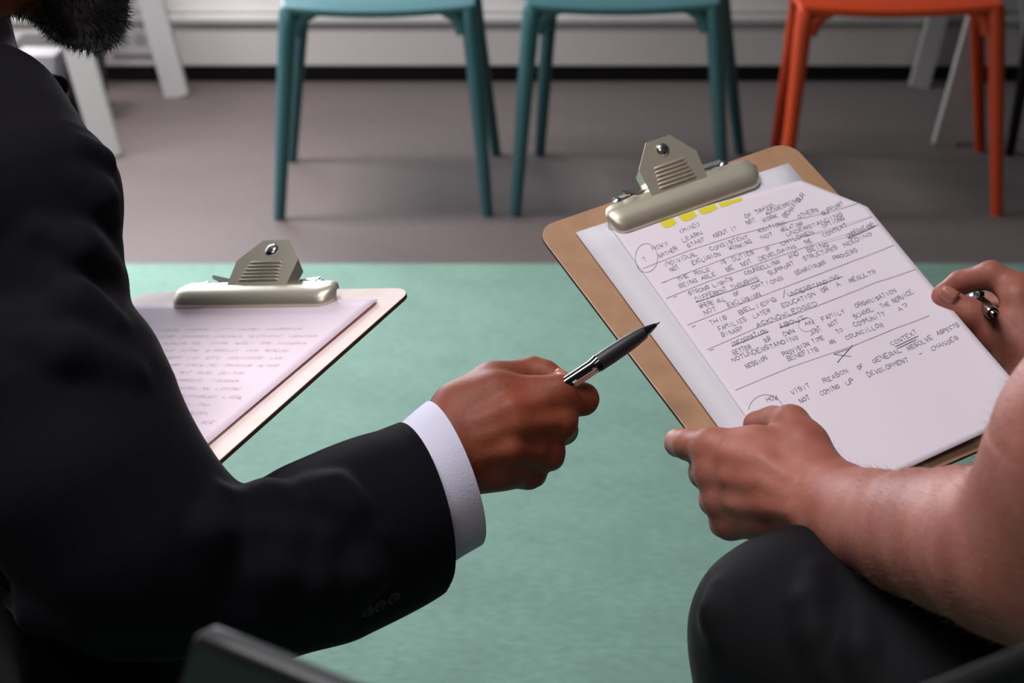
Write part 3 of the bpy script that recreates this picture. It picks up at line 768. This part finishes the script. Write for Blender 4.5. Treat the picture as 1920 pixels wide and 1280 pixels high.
penA = pen('black ballpoint pen held out in the suited person\'s fist, nib towards the brown clipboard', at(1237, 604, 1.295), at(915, 817, 1.255), at(1200, 760, 1.20)-at(1150, 660, 1.28))
penB = pen('shiny black pen gripped in the hand at the brown clipboard\'s right edge', at(1812, 545, 1.475), at(1866, 590, 1.340), UP, 'penblk')

# ------------------------------------------------------------------ people
def W(px, py, d): return at(px, py, d)
def head_prims(Hm, jaw=1.0, neck_to=None):
    """Hm: 4x4 world matrix of the head (x forward, y left, z up, origin between the ears)"""
    R3 = Hm[:3, :3]; o = Hm[:3, 3]
    def p(x, y, z): return o+R3@np.array([x, y, z])
    L = [ell(p(-.012, 0, .045), (.098, .076, .088), R3, .01), ell(p(.030, 0, -.022), (.062, .058, .080), R3, .03),
         cap(p(.058, 0, -.088), p(.070, 0, -.092), .022, .019, .02),
         cap(p(-.002, .050, -.050), p(.055, .020, -.092), .018, .016, .02), cap(p(-.002, -.050, -.050), p(.055, -.020, -.092), .018, .016, .02),
         cap(p(.080, 0, .030), p(.108, 0, -.018), .008, .011, .012), cap(p(.098, .010, -.022), p(.098, -.010, -.022), .007, .007, .006),
         cap(p(.074, .045, .034), p(.084, .010, .030), .007, .008, .012), cap(p(.074, -.045, .034), p(.084, -.010, .030), .007, .008, .012),
         ell(p(.066, .038, -.012), (.022, .020, .016), R3, .018), ell(p(.066, -.038, -.012), (.022, .020, .016), R3, .018),
         cap(p(.086, .018, -.047), p(.086, -.018, -.047), .0058, .0058, .007), cap(p(.083, .015, -.056), p(.083, -.015, -.056), .0065, .0065, .007),
         ('e', p(.088, .031, .010), np.array([.014, .016, .010]), R3, 0, 0, True), ('e', p(.088, -.031, .010), np.array([.014, .016, .010]), R3, 0, 0, True)]
    for s in (-1, 1):
        L += [ell(p(-.008, s*.078, .008), (.018, .006, .030), R3, .006), cap(p(-.016, s*.080, .026), p(-.016, s*.080, -.010), .006, .005, .004)]
    if neck_to is not None: L += [cap(p(-.022, 0, -.055), neck_to, .054, .060, .035)]
    return L, p
def head_extras(p, Hm, hairm, parent, beard_top=None):
    R3 = Hm[:3, :3]
    for s in (-1, 1):
        bm = bmesh.new(); bmesh.ops.create_uvsphere(bm, u_segments=20, v_segments=12, radius=.0118)
        c_ = p(.0755, s*.031, .009)
        for v in bm.verts: v.co = V(c_+R3@np.array(v.co))
        e_ = bmobj('eyeball', bm, M['eye'], parent, True)
        bm = bmesh.new(); bmesh.ops.create_uvsphere(bm, u_segments=16, v_segments=8, radius=.0052)
        c2 = p(.0838, s*.031, .008)
        for v in bm.verts: v.co = V(c2+R3@(np.array(v.co)*np.array([.8, 1, 1])))
        bmobj('iris', bm, M['iris'], e_, True)
    hp = [ell(p(-.020, 0, .052), (.099, .081, .090), R3, .01), ell(p(-.055, 0, .0), (.052, .068, .070), R3, .02),
          ('e', p(.105, 0, -.005), np.array([.075, .10, .085]), R3, 0, 0, True)]
    v, f = nets(hp, .004); npmesh('hair', [(v, f)], hairm, parent)
def stubble(name, verts, norms, m, parent, count, length, rad, lean=None):
    n = len(verts); idx = rng.integers(0, n, count); P = verts[idx]+rng.normal(0, .0008, (count, 3)); Nn = norms[idx]+rng.normal(0, .35, (count, 3))
    if lean is not None: Nn = Nn+np.array(lean)
    Nn /= np.linalg.norm(Nn, axis=1)[:, None]
    a_ = np.cross(Nn, rng.normal(0, 1, (count, 3))); a_ /= np.linalg.norm(a_, axis=1)[:, None]; b_ = np.cross(Nn, a_)
    ln = length*rng.uniform(.5, 1.2, count)[:, None]
    Vv = np.empty((count*4, 3)); 
    for k in range(3):
        an = 2*math.pi*k/3; Vv[k::4] = P-Nn*.001+(a_*math.cos(an)+b_*math.sin(an))*rad
    Vv[3::4] = P+Nn*ln
    base = np.arange(count)[:, None]*4
    Ff = np.concatenate([base+np.array([[0, 1, 3]]), base+np.array([[1, 2, 3]]), base+np.array([[2, 0, 3]])])
    me = bpy.data.meshes.new(name); me.vertices.add(len(Vv)); me.vertices.foreach_set('co', Vv.astype(np.float32).ravel())
    me.loops.add(Ff.size); me.loops.foreach_set('vertex_index', Ff.astype(np.int32).ravel())
    me.polygons.add(len(Ff)); me.polygons.foreach_set('loop_start', np.arange(0, Ff.size, 3, dtype=np.int32)); me.update(calc_edges=True)
    o = link(name, me, m, parent, False); o['kind'] = 'stuff'; return o
def vnormals(prims, P, e=.001):
    g_ = np.stack([field_at(prims, P+np.eye(3)[i]*e)-field_at(prims, P-np.eye(3)[i]*e) for i in range(3)], 1)
    return g_/(np.linalg.norm(g_, axis=1)[:, None]+1e-9)
def nail(parent, c, nrm, dirn, w=.0055, l=.007):
    """small curved nail plate: centre, outward normal, finger direction"""
    c, z, y = np.array(c), np.array(nrm)/np.linalg.norm(nrm), np.array(dirn, float); y = y-z*(y@z); y /= np.linalg.norm(y); x = np.cross(y, z)
    vs, fs = [], []
    for j in range(6):
        for i in range(7):
            u, v = -1+2*i/6, -1+2*j/5; hw = w*math.sqrt(1-.35*max(0, v)**2*1.6 if v > 0 else 1-.15*v*v)
            vs.append(c+x*u*hw+y*v*l+z*(-.0022*u*u-.0006*v*v))
    for j in range(5):
        for i in range(6): b_ = j*7+i; fs.append((b_, b_+1, b_+8, b_+7))
    o = pydata('finger_nail', vs, fs, M['nail'], parent); md = o.modifiers.new('t', 'SOLIDIFY'); md.thickness = .0008; md.offset = 0; return o

def chain(pts, k=.006):
    """pts: (px,py,d,r_mm) list -> round cones"""
    P = [(at(a, b, c), r/1000) for a, b, c, r in pts]
    return [cap(P[i][0], P[i+1][0], P[i][1], P[i+1][1], k) for i in range(len(P)-1)]

# ---------- the suited man (left)
manA = empty('person', (-.42, 1.0, 0)); tag(manA, 'bearded person in a navy suit and white shirt, holding out a pen', 'person')
def unparent_loc(o, root): o.matrix_parent_inverse = Matrix.Translation(root.location).inverted(); return o
D0 = 1.28
handA = []
k = .010
handA += chain([(700, 960, 1.235, 29), (800, 880, 1.262, 27), (850, 845, 1.272, 27)], .02)
# metacarpals, a fanned slab
handA += chain([(850, 800, 1.272, 17), (930, 745, 1.276, 15), (1046, 738, 1.278, 12.5)], .012)
handA += chain([(860, 825, 1.268, 18), (950, 790, 1.270, 16), (1050, 790, 1.276, 11.5)], .012)
handA += chain([(865, 850, 1.268, 18), (950, 835, 1.270, 16), (1025, 848, 1.282, 11)], .012)
handA += chain([(875, 870, 1.274, 18), (930, 868, 1.276, 16), (990, 886, 1.290, 10.5)], .012)
# palm bulk behind
handA += chain([(880, 800, 1.292, 20), (985, 800, 1.300, 16)], .012) + chain([(890, 860, 1.292, 18), (960, 870, 1.302, 14)], .012)
# index finger: proximal, middle, tip curled back on the pen
handA += chain([(1048, 740, 1.278, 11.5), (1092, 748, 1.288, 10.8)], .006) + chain([(1092, 748, 1.288, 10.8), (1092, 744, 1.315, 9.2), (1065, 722, 1.318, 8.2)], .003)
# middle, ring, little: knuckle, then away from the camera, then back to the palm
handA += chain([(1050, 792, 1.276, 10.5), (1056, 806, 1.312, 9.8)], .005) + chain([(1056, 806, 1.312, 9.8), (1015, 800, 1.328, 9), (990, 800, 1.315, 8)], .003)
handA += chain([(1030, 850, 1.282, 10), (1032, 856, 1.314, 9.2)], .005) + chain([(1032, 856, 1.314, 9.2), (995, 850, 1.328, 8.5), (970, 850, 1.315, 8)], .003)
handA += chain([(992, 886, 1.290, 10), (1000, 889, 1.314, 8.6)], .005) + chain([(1000, 889, 1.314, 8.6), (965, 885, 1.325, 7.5), (950, 880, 1.315, 7)], .003)
# thumb over the top
handA += chain([(862, 765, 1.282, 19), (925, 722, 1.296, 14.5)], .012) + chain([(925, 722, 1.296, 14.5), (1000, 698, 1.304, 10.5)], .008)
handA += chain([(1000, 698, 1.304, 10.5), (1022, 702, 1.300, 9.5), (1062, 724, 1.291, 8.2)], .003)
# knuckle tendons
handA += ridge(handA, [(900, 790), (960, 768), (1020, 752)], .0030, .8, .012) + ridge(handA, [(905, 822), (970, 800), (1030, 793)], .0028, .8, .012) + ridge(handA, [(910, 855), (960, 846), (1010, 850)], .0026, .8, .012)
# head: looks right and down
fx = np.array([.84, .34, -.42]); fx /= np.linalg.norm(fx); upv = np.array([.36, .18, .9]); ly = np.cross(upv, fx); ly /= np.linalg.norm(ly); uz = np.cross(fx, ly)
HA = np.eye(4); HA[:3, 0] = fx; HA[:3, 1] = ly; HA[:3, 2] = uz
chin_target = at(172, 34, 1.34); HA[:3, 3] = chin_target-(fx*.070+uz*(-.094))
neckA = HA[:3, 3]-fx*.07-uz*.17+np.array([-.03, -.01, 0])
hpA, pA = head_prims(HA, neck_to=neckA)
shR = at(45, 370, 1.22); shL = shR+np.array([-.33, .17, .05]); chestc = (shR+shL)/2+np.array([-.05, -.02, -.10])
pelA = np.array([-.47, .93, .54])
v1_, f1_ = nets(handA, .0013)
v2_, f2_ = nets(hpA, .0028)
coarse = [cap(neckA, chestc+np.array([0, 0, .06]), .058, .07, .03), ell(chestc, (.12, .09, .12), None, .05), ell((chestc+pelA)/2, (.13, .10, .16), None, .05), ell(pelA, (.15, .11, .10), None, .05),
          cap(shR+np.array([-.03, 0, 0]), at(110, 700, 1.19), .028, .030, .03), cap(at(110, 700, 1.19), at(250, 1040, 1.18), .034, .032, .03), cap(at(250, 1040, 1.18), at(470, 1085, 1.195), .032, .030, .02), cap(at(470, 1085, 1.195), at(740, 945, 1.24), .030, .027, .02)]
LkA = np.array([-.62, 1.36, .56]); RkA = np.array([-.40, 1.30, .56])
for hip, knee, foot in ((pelA+np.array([.09, .02, 0]), RkA, np.array([-.40, 1.36, .09])), (pelA+np.array([-.09, .06, 0]), LkA, np.array([-.64, 1.44, .09]))):
    coarse += [cap(hip, knee, .070, .050, .03), cap(knee, foot, .048, .035, .02), cap(foot-np.array([0, .03, .045]), foot+np.array([0, .14, -.055]), .034, .026, .02)]
lhA = on_board(BL, 60, 760, 0, SL)
def bpt(Bm, u, v, n, s=1): return Bm[:3, 3]+(Bm[:3, 0]*u-Bm[:3, 1]*v+Bm[:3, 2]*n)*s
lw = bpt(BL, -.055, .235, -.03, SL); elA = shL+np.array([.02, .02, -.27])
lhand = [cap(elA, lw, .036, .026, .02), cap(lw, bpt(BL, -.012, .205, -.022, SL), .024, .022, .015)]
for q, vv in enumerate((.165, .187, .208, .228)):
    lhand += [cap(bpt(BL, -.012, .18+.012*q, -.022, SL), bpt(BL, .030, vv, -.016, SL), .0105, .009, .008), cap(bpt(BL, .030, vv, -.016, SL), bpt(BL, .058-.004*q, vv-.004, -.0125, SL), .009, .0078, .003)]
lhand += [cap(bpt(BL, -.020, .215, -.018, SL), bpt(BL, -.012, .185, .006, SL), .014, .0105, .01), cap(bpt(BL, -.012, .185, .006, SL), bpt(BL, .014, .170, .0105, SL), .010, .0085, .004)]
v3_, f3_ = nets(coarse, .007); v4_, f4_ = nets(lhand, .0026)
bodyA = npmesh('body', [(v1_, f1_), (v2_, f2_), (v3_, f3_), (v4_, f4_)], M['skinA'], manA); unparent_loc(bodyA, manA)
holderA = bodyA
def adopt(o): unparent_loc(o, manA)
n0 = set(bpy.data.objects)
head_extras(pA, HA, M['hair'], manA)
# beard: short dense hairs over jaw, chin and upper lip
hv = v2_; loc = (hv-HA[:3, 3])@HA[:3, :3]
bd = (loc[:, 2] < -.034-.35*np.clip(.05-loc[:, 0], 0, .1)*0) & (loc[:, 0] > -.012) & (loc[:, 2] > -.125)
bd &= (loc[:, 2] < -.030+.0*loc[:, 0]) & ~((loc[:, 2] < -.085) & (loc[:, 0] < .015))
bvv = hv[bd]; bn = vnormals(hpA, bvv)
under = [ell(pA(.052, 0, -.074), (.045, .048, .036), HA[:3, :3], .01)]
bb = [ell(pA(.068, 0, -.070), (.018, .030, .034), HA[:3, :3], .012), ell(pA(.050, .036, -.050), (.026, .022, .032), HA[:3, :3], .012), ell(pA(.050, -.036, -.050), (.026, .022, .032), HA[:3, :3], .012)]+[cap(pA(.002, s*.050, -.052), pA(.052, s*.022, -.092), .0205, .0205, .012) for s in (-1, 1)]+[cap(pA(.058, 0, -.090), pA(.070, 0, -.094), .026, .023, .015)]
vb, fb_ = nets(bb, .003); npmesh('beard', [(vb, fb_)], M['hair'], manA)
bn2 = vnormals(bb, vb)
stubble('beard_hairs', np.concatenate([bvv, vb]), np.concatenate([bn, bn2]), M['hair'], manA, 15000, .0065, .00032, fx*.1-uz*.3)
# shirt collar and cuff
colc = neckA+(HA[:3, 3]-neckA)*.42
axn = HA[:3, 3]-fx*.02-uz*.05-neckA; axn /= np.linalg.norm(axn)
col_ = [cap(neckA+axn*.00, neckA+axn*.085, .074, .066, .0), ('c', neckA-axn*.05, neckA+axn*.16, .069, .0615, 0, True), plane(neckA+axn*.075, axn), plane(neckA-axn*.01, -axn)]
vc, fc = nets(col_, .002); npmesh('shirt_collar', [(vc, fc)], M['shirt'], manA)
def open_tube(name, a, b, ra, rb, th, m, parent, seg=72, wob=0, nrm=None, asp=1.04):
    a, b = V(a), V(b); t = (b-a).normalized() if nrm is None else V(nrm).normalized(); s = t.cross(Vector((0, 0, 1))).normalized(); u = s.cross(t); bm = bmesh.new(); n = 10
    prof = [(i/n, ra+(rb-ra)*i/n, 0) for i in range(n+1)]; ringsO = []; 
    def ring(f, r):
        c_ = a.lerp(b, f); return [bm.verts.new(c_+(s*math.cos(2*math.pi*k_/seg)+u*math.sin(2*math.pi*k_/seg)*asp)*(r+wob*math.sin(3*2*math.pi*k_/seg+f*3))) for k_ in range(seg)]
    R_ = [ring(f, r) for f, r, _ in prof]+[ring(1.012, rb-th*.5)]+[ring(f, r-th) for f, r, _ in prof[::-1]]
    for q, q2 in zip(R_, R_[1:]+[R_[0]]):
        for k_ in range(seg): bm.faces.new((q[k_], q[(k_+1) % seg], q2[(k_+1) % seg], q2[k_]))
    return bmobj(name, bm, m, parent, True)
cuff = open_tube('shirt_cuff', at(770, 950, 1.240), at(848, 889, 1.264), .0455, .0490, .0022, M['shirt'], manA, wob=.0008, nrm=at(900, 868, 1.2705)-at(848, 888, 1.264))
# jacket
LFv = [at(-45, -70, 1.33), at(3, -30, 1.322), at(22, 55, 1.318), at(34, 97, 1.318), at(-10, 78, 1.325), at(-60, 20, 1.335)]
LFn = np.cross(LFv[2]-LFv[0], LFv[4]-LFv[0]); LFn = LFn/np.linalg.norm(LFn)*.0016
bm = bmesh.new(); qa = [bm.verts.new(V(p_+LFn)) for p_ in LFv]; qb = [bm.verts.new(V(p_-LFn)) for p_ in LFv]
bm.faces.new(qa); bm.faces.new(qb[::-1])
for i in range(6): bm.faces.new((qa[i], qb[i], qb[(i+1) % 6], qa[(i+1) % 6]))
o = bmobj('collar_leaf', bm, M['shirt'], manA); md = o.modifiers.new('b', 'BEVEL'); md.width = .0008; md.segments = 2
def R_(px_, d): return px_*d/F
JK = []
def jb(px, py, d, rpx): return at(px, py, d), rpx*d/F
def jchain(L, k):
    P = [jb(*q) for q in L]; return [cap(P[i][0], P[i+1][0], P[i][1], P[i+1][1], k) for i in range(len(P)-1)]
torso = [cap(at(-60, 420, 1.34), at(70, 1000, 1.33), .085, .108, .05), cap(at(70, 1000, 1.33), at(30, 1400, 1.30), .108, .135, .05), cap(at(-60, 305, 1.33), chestc, .078, .14, .05), ell(chestc, (.19, .15, .18), None, .05), cap(chestc, pelA+np.array([0, 0, .02]), .155, .165, .06), cap(shL, chestc, .08, .12, .05), cap(shL, elA, .062, .052, .03), cap(elA, lw+(elA-lw)*.16, .052, .040, .03)]
arm = jchain([(-60, 300, 1.27, 229), (60, 378, 1.22, 166)], .05) + jchain([(60, 378, 1.22, 164), (108, 530, 1.20, 128)], .008) + jchain([(108, 530, 1.20, 128), (128, 560, 1.20, 105)], .01)
arm += jchain([(120, 700, 1.18, 172), (128, 745, 1.175, 190), (170, 905, 1.165, 212), (225, 1005, 1.165, 206)], .014)
arm += jchain([(280, 1040, 1.17, 185), (468, 1095, 1.185, 148)], .03) + jchain([(468, 1092, 1.185, 147), (600, 1036, 1.21, 165), (700, 990, 1.228, 161), (860, 920, 1.257, 160)], .016)
hem_c = at(783, 949, 1.243); hem_n = at(905, 914, 1.260)-hem_c
fold_lines = [[(452, 940), (500, 938), (569, 948)], [(463, 955), (499, 956), (539, 1014), (577, 1077)], [(581, 912), (620, 925), (653, 959), (672, 1035)], [(611, 1010), (585, 1098), (556, 1162)],
              [(428, 945), (463, 1010), (482, 1077), (467, 1157)], [(522, 1018), (520, 1077), (493, 1145)], [(700, 1010), (680, 1080), (640, 1150)],
              [(153, 340), (184, 375), (205, 415)], [(149, 274), (197, 298)], [(79, 436), (153, 467), (205, 497)], [(105, 528), (149, 567), (210, 600)], [(60, 640), (130, 660), (250, 700)],
              [(0, 1122), (70, 1150), (130, 1180)], [(10, 1150), (60, 1215), (140, 1278)], [(405, 930), (395, 1000), (405, 1050)]]
base = torso+arm
folds = []
for fl in fold_lines: folds += ridge(base, fl, .0085, .35, .016)
inner = [('c', at(740, 972, 1.234), at(900, 905, 1.268), R_(145, 1.24), R_(147, 1.26), 0, True)]
v, f = nets(arm+folds+[plane(hem_c, hem_n, .2)]+inner, .0021)
vt, ft = nets(torso, .006)
jk = npmesh('suit_jacket', [(v, f), (vt, ft)], M['suit'], manA)
lap = nets([cap(at(100, 160, 1.42), at(112, 158, 1.42), R_(20, 1.42), R_(12, 1.42), .005), cap(at(40, 230, 1.40), at(104, 165, 1.42), .020, .008, .01)], .003)
npmesh('jacket_lapel', [lap], M['suit'], manA)
hn = hem_n/np.linalg.norm(hem_n)
open_tube('sleeve_hem', hem_c-hn*.016, hem_c+hn*.0022, R_(155.5, 1.243), R_(161, 1.243), .0050, M['suit'], manA, seg=120, asp=1.0)
for bx, by in ((688, 1142), (711, 1131), (736, 1118)):
    pt = trace(base, bx, by); nn_ = vnormals(base, pt[None])[0]
    bm = bmesh.new(); tube_bm(bm, [V(pt-nn_*.001), V(pt+nn_*.0018), V(pt+nn_*.0026), V(pt+nn_*.0022)], [.0042, .0044, .0036, .002], 20)
    bmobj('cuff_button', bm, M['blackplastic'], manA, True)
tr = []
for hip, knee, foot in ((pelA+np.array([.09, .02, 0]), RkA, np.array([-.40, 1.36, .09])), (pelA+np.array([-.09, .06, 0]), LkA, np.array([-.64, 1.44, .09]))):
    tr += [cap(hip, knee, .095, .068, .04), cap(knee, foot+np.array([0, -.01, .04]), .066, .056, .02)]
tr += [ell(pelA, (.18, .14, .10), None, .03)]
v, f = nets(tr, .006); npmesh('trousers', [(v, f)], M['suit'], manA)
for foot in (np.array([-.40, 1.36, .09]), np.array([-.64, 1.44, .09])):
    v, f = nets([cap(foot+np.array([0, -.035, -.045]), foot+np.array([0, .15, -.058]), .043, .030, .02), cap(foot+np.array([0, -.03, -.04]), foot+np.array([0, -.02, .0]), .042, .042, .02), plane(foot+np.array([0, 0, -.0885]), (0, 0, -1))], .004)
    npmesh('shoe', [(v, f)], M['shoe'], manA)
th_ = at(1050, 716, 1.282); nail(manA, at(1052, 706, 1.2855), at(1046, 690, 1.27)-at(1052, 712, 1.29), at(1062, 724, 1.291)-at(1022, 702, 1.300), .0052, .006)
for o in set(bpy.data.objects)-n0:
    if o.parent == manA: adopt(o)

# ---------- the bare-armed person (right)
manB = empty('person', (.5, .8, 0)); tag(manB, 'bare-armed person in dark trousers gripping the brown clipboard', 'person')
def brd(px, py, n=0): # depth of the board surface along that sight line
    u, v = on_board(BR, px, py, n); X = bpt(BR, u, v, n); return float((X-CAM)@FW)
arm2 = []
arm2 += chain([(1520, 942, 1.205, 25), (1560, 955, 1.190, 26.5), (1640, 984, 1.148, 29), (1720, 1000, 1.10, 33), (1800, 1014, 1.055, 37), (1880, 1030, 1.01, 40), (1985, 1045, .965, 41)], .02)
arm2 += chain([(1985, 1030, .965, 40), (2090, 850, .93, 50), (2300, 520, .88, 52), (2480, 300, .84, 55)], .045)
# hand: metacarpals
arm2 += chain([(1510, 880, 1.212, 15), (1420, 845, 1.228, 14), (1335, 838, 1.240, 12.5)], .012)
arm2 += chain([(1510, 905, 1.205, 17), (1420, 880, 1.220, 15), (1338, 884, 1.236, 12)], .012)
arm2 += chain([(1505, 935, 1.203, 18), (1430, 925, 1.218, 15), (1352, 935, 1.236, 11.5)], .012)
arm2 += chain([(1500, 960, 1.207, 18), (1440, 962, 1.222, 15), (1370, 978, 1.240, 11.5)], .012)
arm2 += chain([(1500, 920, 1.225, 18), (1420, 910, 1.245, 14)], .012)
# index: sticks out past the board's edge and curls behind
arm2 += chain([(1335, 838, 1.240, 11.5), (1290, 833, 1.262, 10.2)], .006) + chain([(1290, 833, 1.262, 10.2), (1272, 830, 1.286, 9.2), (1300, 830, 1.318, 8.6)], .003)
arm2 += chain([(1338, 884, 1.236, 11.5), (1322, 886, 1.262, 10.5)], .005) + chain([(1322, 886, 1.262, 10.5), (1318, 884, 1.290, 9.5), (1350, 880, 1.306, 8.6)], .003)
arm2 += chain([(1352, 935, 1.236, 11), (1340, 938, 1.262, 10)], .005) + chain([(1340, 938, 1.262, 10), (1345, 935, 1.284, 9), (1370, 930, 1.292, 8.4)], .003)
arm2 += chain([(1370, 978, 1.240, 11), (1358, 980, 1.262, 9.5)], .005) + chain([(1358, 980, 1.262, 9.5), (1368, 978, 1.280, 8.5), (1395, 972, 1.284, 8)], .003)
# thumb on top of the page
dt = brd(1420, 792, .004)
arm2 += chain([(1525, 890, 1.212, 18), (1508, 835, 1.222, 14.5)], .014) + chain([(1508, 835, 1.222, 14.5), (1482, 795, 1.236, 12.2)], .008)
arm2 += chain([(1482, 795, 1.236, 12.2), (1450, 790, dt-.014, 10), (1418, 795, dt-.0095, 9)], .004)
arm2 += ridge(arm2, [(1490, 900), (1430, 868), (1360, 850)], .0028, .8, .012) + ridge(arm2, [(1480, 930), (1420, 905), (1365, 895)], .0028, .8, .012) + ridge(arm2, [(1480, 958), (1430, 948), (1375, 945)], .0026, .8, .012)
v5, f5 = nets(arm2, .0017)
# far hand with the pen
h3 = chain([(2010, 745, 1.36, 27), (1960, 690, 1.375, 25), (1945, 640, 1.38, 22)], .02)
h3 += chain([(1960, 690, 1.37, 17), (1900, 655, 1.375, 14)], .012) + chain([(1900, 655, 1.375, 14), (1865, 628, 1.378, 12), (1820, 590, 1.380, 10.5), (1768, 556, 1.383, 8.6)], .006)
h3 += chain([(1960, 600, 1.39, 17), (1915, 548, 1.392, 12), (1858, 515, 1.398, 10)], .008) + chain([(1858, 515, 1.398, 10), (1800, 530, 1.412, 8.6), (1770, 550, 1.416, 8)], .004)
h3 += chain([(1960, 620, 1.40, 15), (1915, 590, 1.412, 11), (1850, 575, 1.44, 9.5), (1820, 590, 1.45, 8)], .006)
h3 += chain([(1965, 650, 1.40, 15), (1920, 640, 1.42, 10.5), (1860, 630, 1.452, 9), (1830, 640, 1.458, 8)], .006)
h3 += chain([(1965, 680, 1.40, 14), (1930, 680, 1.42, 9.5), (1890, 680, 1.448, 8)], .006)
h3 += chain([(1905, 560, 1.38, 10), (1905, 640, 1.375, 10)], .014)
v6, f6 = nets(h3, .0017)
shB = at(2480, 300, .84); dR = np.array([.86, .50, 0]); shB2 = shB+dR*.36+np.array([0, 0, .02]); chB = (shB+shB2)/2+np.array([.02, -.04, -.10]); pelB = np.array([.55, .80, .53])
elB = np.array([.66, 1.10, .66]); wr3 = at(2010, 745, 1.36)
kL = at(1500, 1205, 1.17); kR = np.array([.405, 1.23, .525])
HB = np.eye(4); fb2 = np.array([-.5, .8, -.45]); fb2 /= np.linalg.norm(fb2); lb = np.cross([0, 0, 1], fb2); lb /= np.linalg.norm(lb); HB[:3, 0] = fb2; HB[:3, 1] = lb; HB[:3, 2] = np.cross(fb2, lb)
neckB = (shB+shB2)/2+np.array([0, 0, .03]); HB[:3, 3] = neckB+np.array([-.04, .07, .17])
hpB, pB = head_prims(HB, neck_to=neckB)
v7, f7 = nets(hpB, .0035)
fL = np.array([kL[0]-.005, kL[1]+.03, .09]); fR = np.array([.41, 1.25, .09])
hipL, hipR = pelB-dR*.09, pelB+dR*.09
co = [cap(neckB, chB, .055, .08, .03), ell(chB, (.16, .11, .13), None, .05), ell((chB+pelB)/2, (.14, .11, .16), None, .05), ell(pelB, (.15, .12, .10), None, .05), cap(shB2, elB, .048, .038, .03), cap(elB, wr3, .038, .026, .02), cap(shB, shB2, .05, .05, .03)]
for hip, knee, foot in ((hipL, kL, fL), (hipR, kR, fR)):
    co += [cap(hip, knee, .068, .045, .03), cap(knee, foot, .045, .034, .02), cap(foot+np.array([0, -.03, -.045]), foot+np.array([-.06, .13, -.055]), .034, .026, .02)]
v8, f8 = nets(co, .007)
n1 = set(bpy.data.objects)
npmesh('body', [(v5, f5), (v6, f6), (v7, f7), (v8, f8)], M['skinB'], manB)
head_extras(pB, HB, M['hairB'], manB)
# fine hairs on the forearm
fa = (v5[:, 0] > at(1570, 950, 1.18)[0]) & (v5[:, 2] < at(1980, 760, .95)[2]+.05)
fv = v5[fa]; fn = vnormals(arm2, fv)
sel = (fn@(CAM-fv.mean(0)) > -.35)
stubble('arm_hairs', fv[sel], fn[sel]*.6, M['armhair'], manB, 3000, .005, .00008, np.array([-.9, .3, .1]))
# trousers
def tcap(a, b, ra, rb, k): return cap(a, b, ra, rb, k)
knee_r = R_(188, 1.17)
left_leg = [cap(kL, kL+(hipL-kL)*1.0, knee_r, .098, .03), cap(kL, fL+np.array([0, 0, .05]), knee_r, knee_r*1.1, .02), cap(at(1440, 1160, 1.19), at(1520, 1100, 1.17), R_(115, 1.18), R_(92, 1.17), .03)]
lf = []
for ln in ([(1343, 1105), (1341, 1150), (1345, 1200)], [(1525, 1075), (1520, 1130), (1530, 1190), (1540, 1250)], [(1615, 1160), (1618, 1220), (1622, 1270)], [(1292, 1225), (1291, 1280)]):
    lf += ridge(left_leg, ln, .006, .4, .014)
pelv = [ell(pelB, (.17, .14, .11), None, .04), cap(hipL, hipR, .10, .10, .03)]
v9, f9 = nets(left_leg+lf+pelv, .0035)
rl_ = [cap(hipR, kR, .095, .066, .03), cap(kR, fR+np.array([0, 0, .05]), .062, .064, .02)]
v10, f10 = nets(rl_, .006)
npmesh('trousers', [(v9, f9), (v10, f10)], M['trouser'], manB)
ts = [cap(shB+np.array([.0, 0, 0]), shB+(at(2090, 850, .93)-shB)*.45, .066, .064, .03), cap(shB, shB2, .065, .065, .05), ell(chB, (.19, .14, .17), None, .05), cap(chB, pelB, .15, .155, .05), cap(shB2, shB2+(elB-shB2)*.5, .064, .060, .03)]
v11, f11 = nets(ts, .006); npmesh('t_shirt', [(v11, f11)], M['tee'], manB)
for foot in (fL, fR):
    v, f = nets([cap(foot+np.array([.01, -.035, -.045]), foot+np.array([-.07, .14, -.058]), .043, .030, .02), cap(foot+np.array([0, -.03, -.04]), foot+np.array([0, -.02, .0]), .042, .042, .02), plane(foot+np.array([0, 0, -.0885]), (0, 0, -1))], .004)
    npmesh('shoe', [(v, f)], M['shoe'], manB)
nail(manB, at(1778, 552, 1.372), CAM-at(1778, 552, 1.38), at(1768, 556, 1.383)-at(1820, 590, 1.380), .0055, .0065)
0 and nail(manB, at(1262, 818, 1.268), at(1250, 790, 1.25)-at(1272, 832, 1.28), at(1262, 825, 1.25)-at(1290, 833, 1.262), .005, .005)
for o in set(bpy.data.objects)-n1:
    if o.parent == manB: unparent_loc(o, manB)
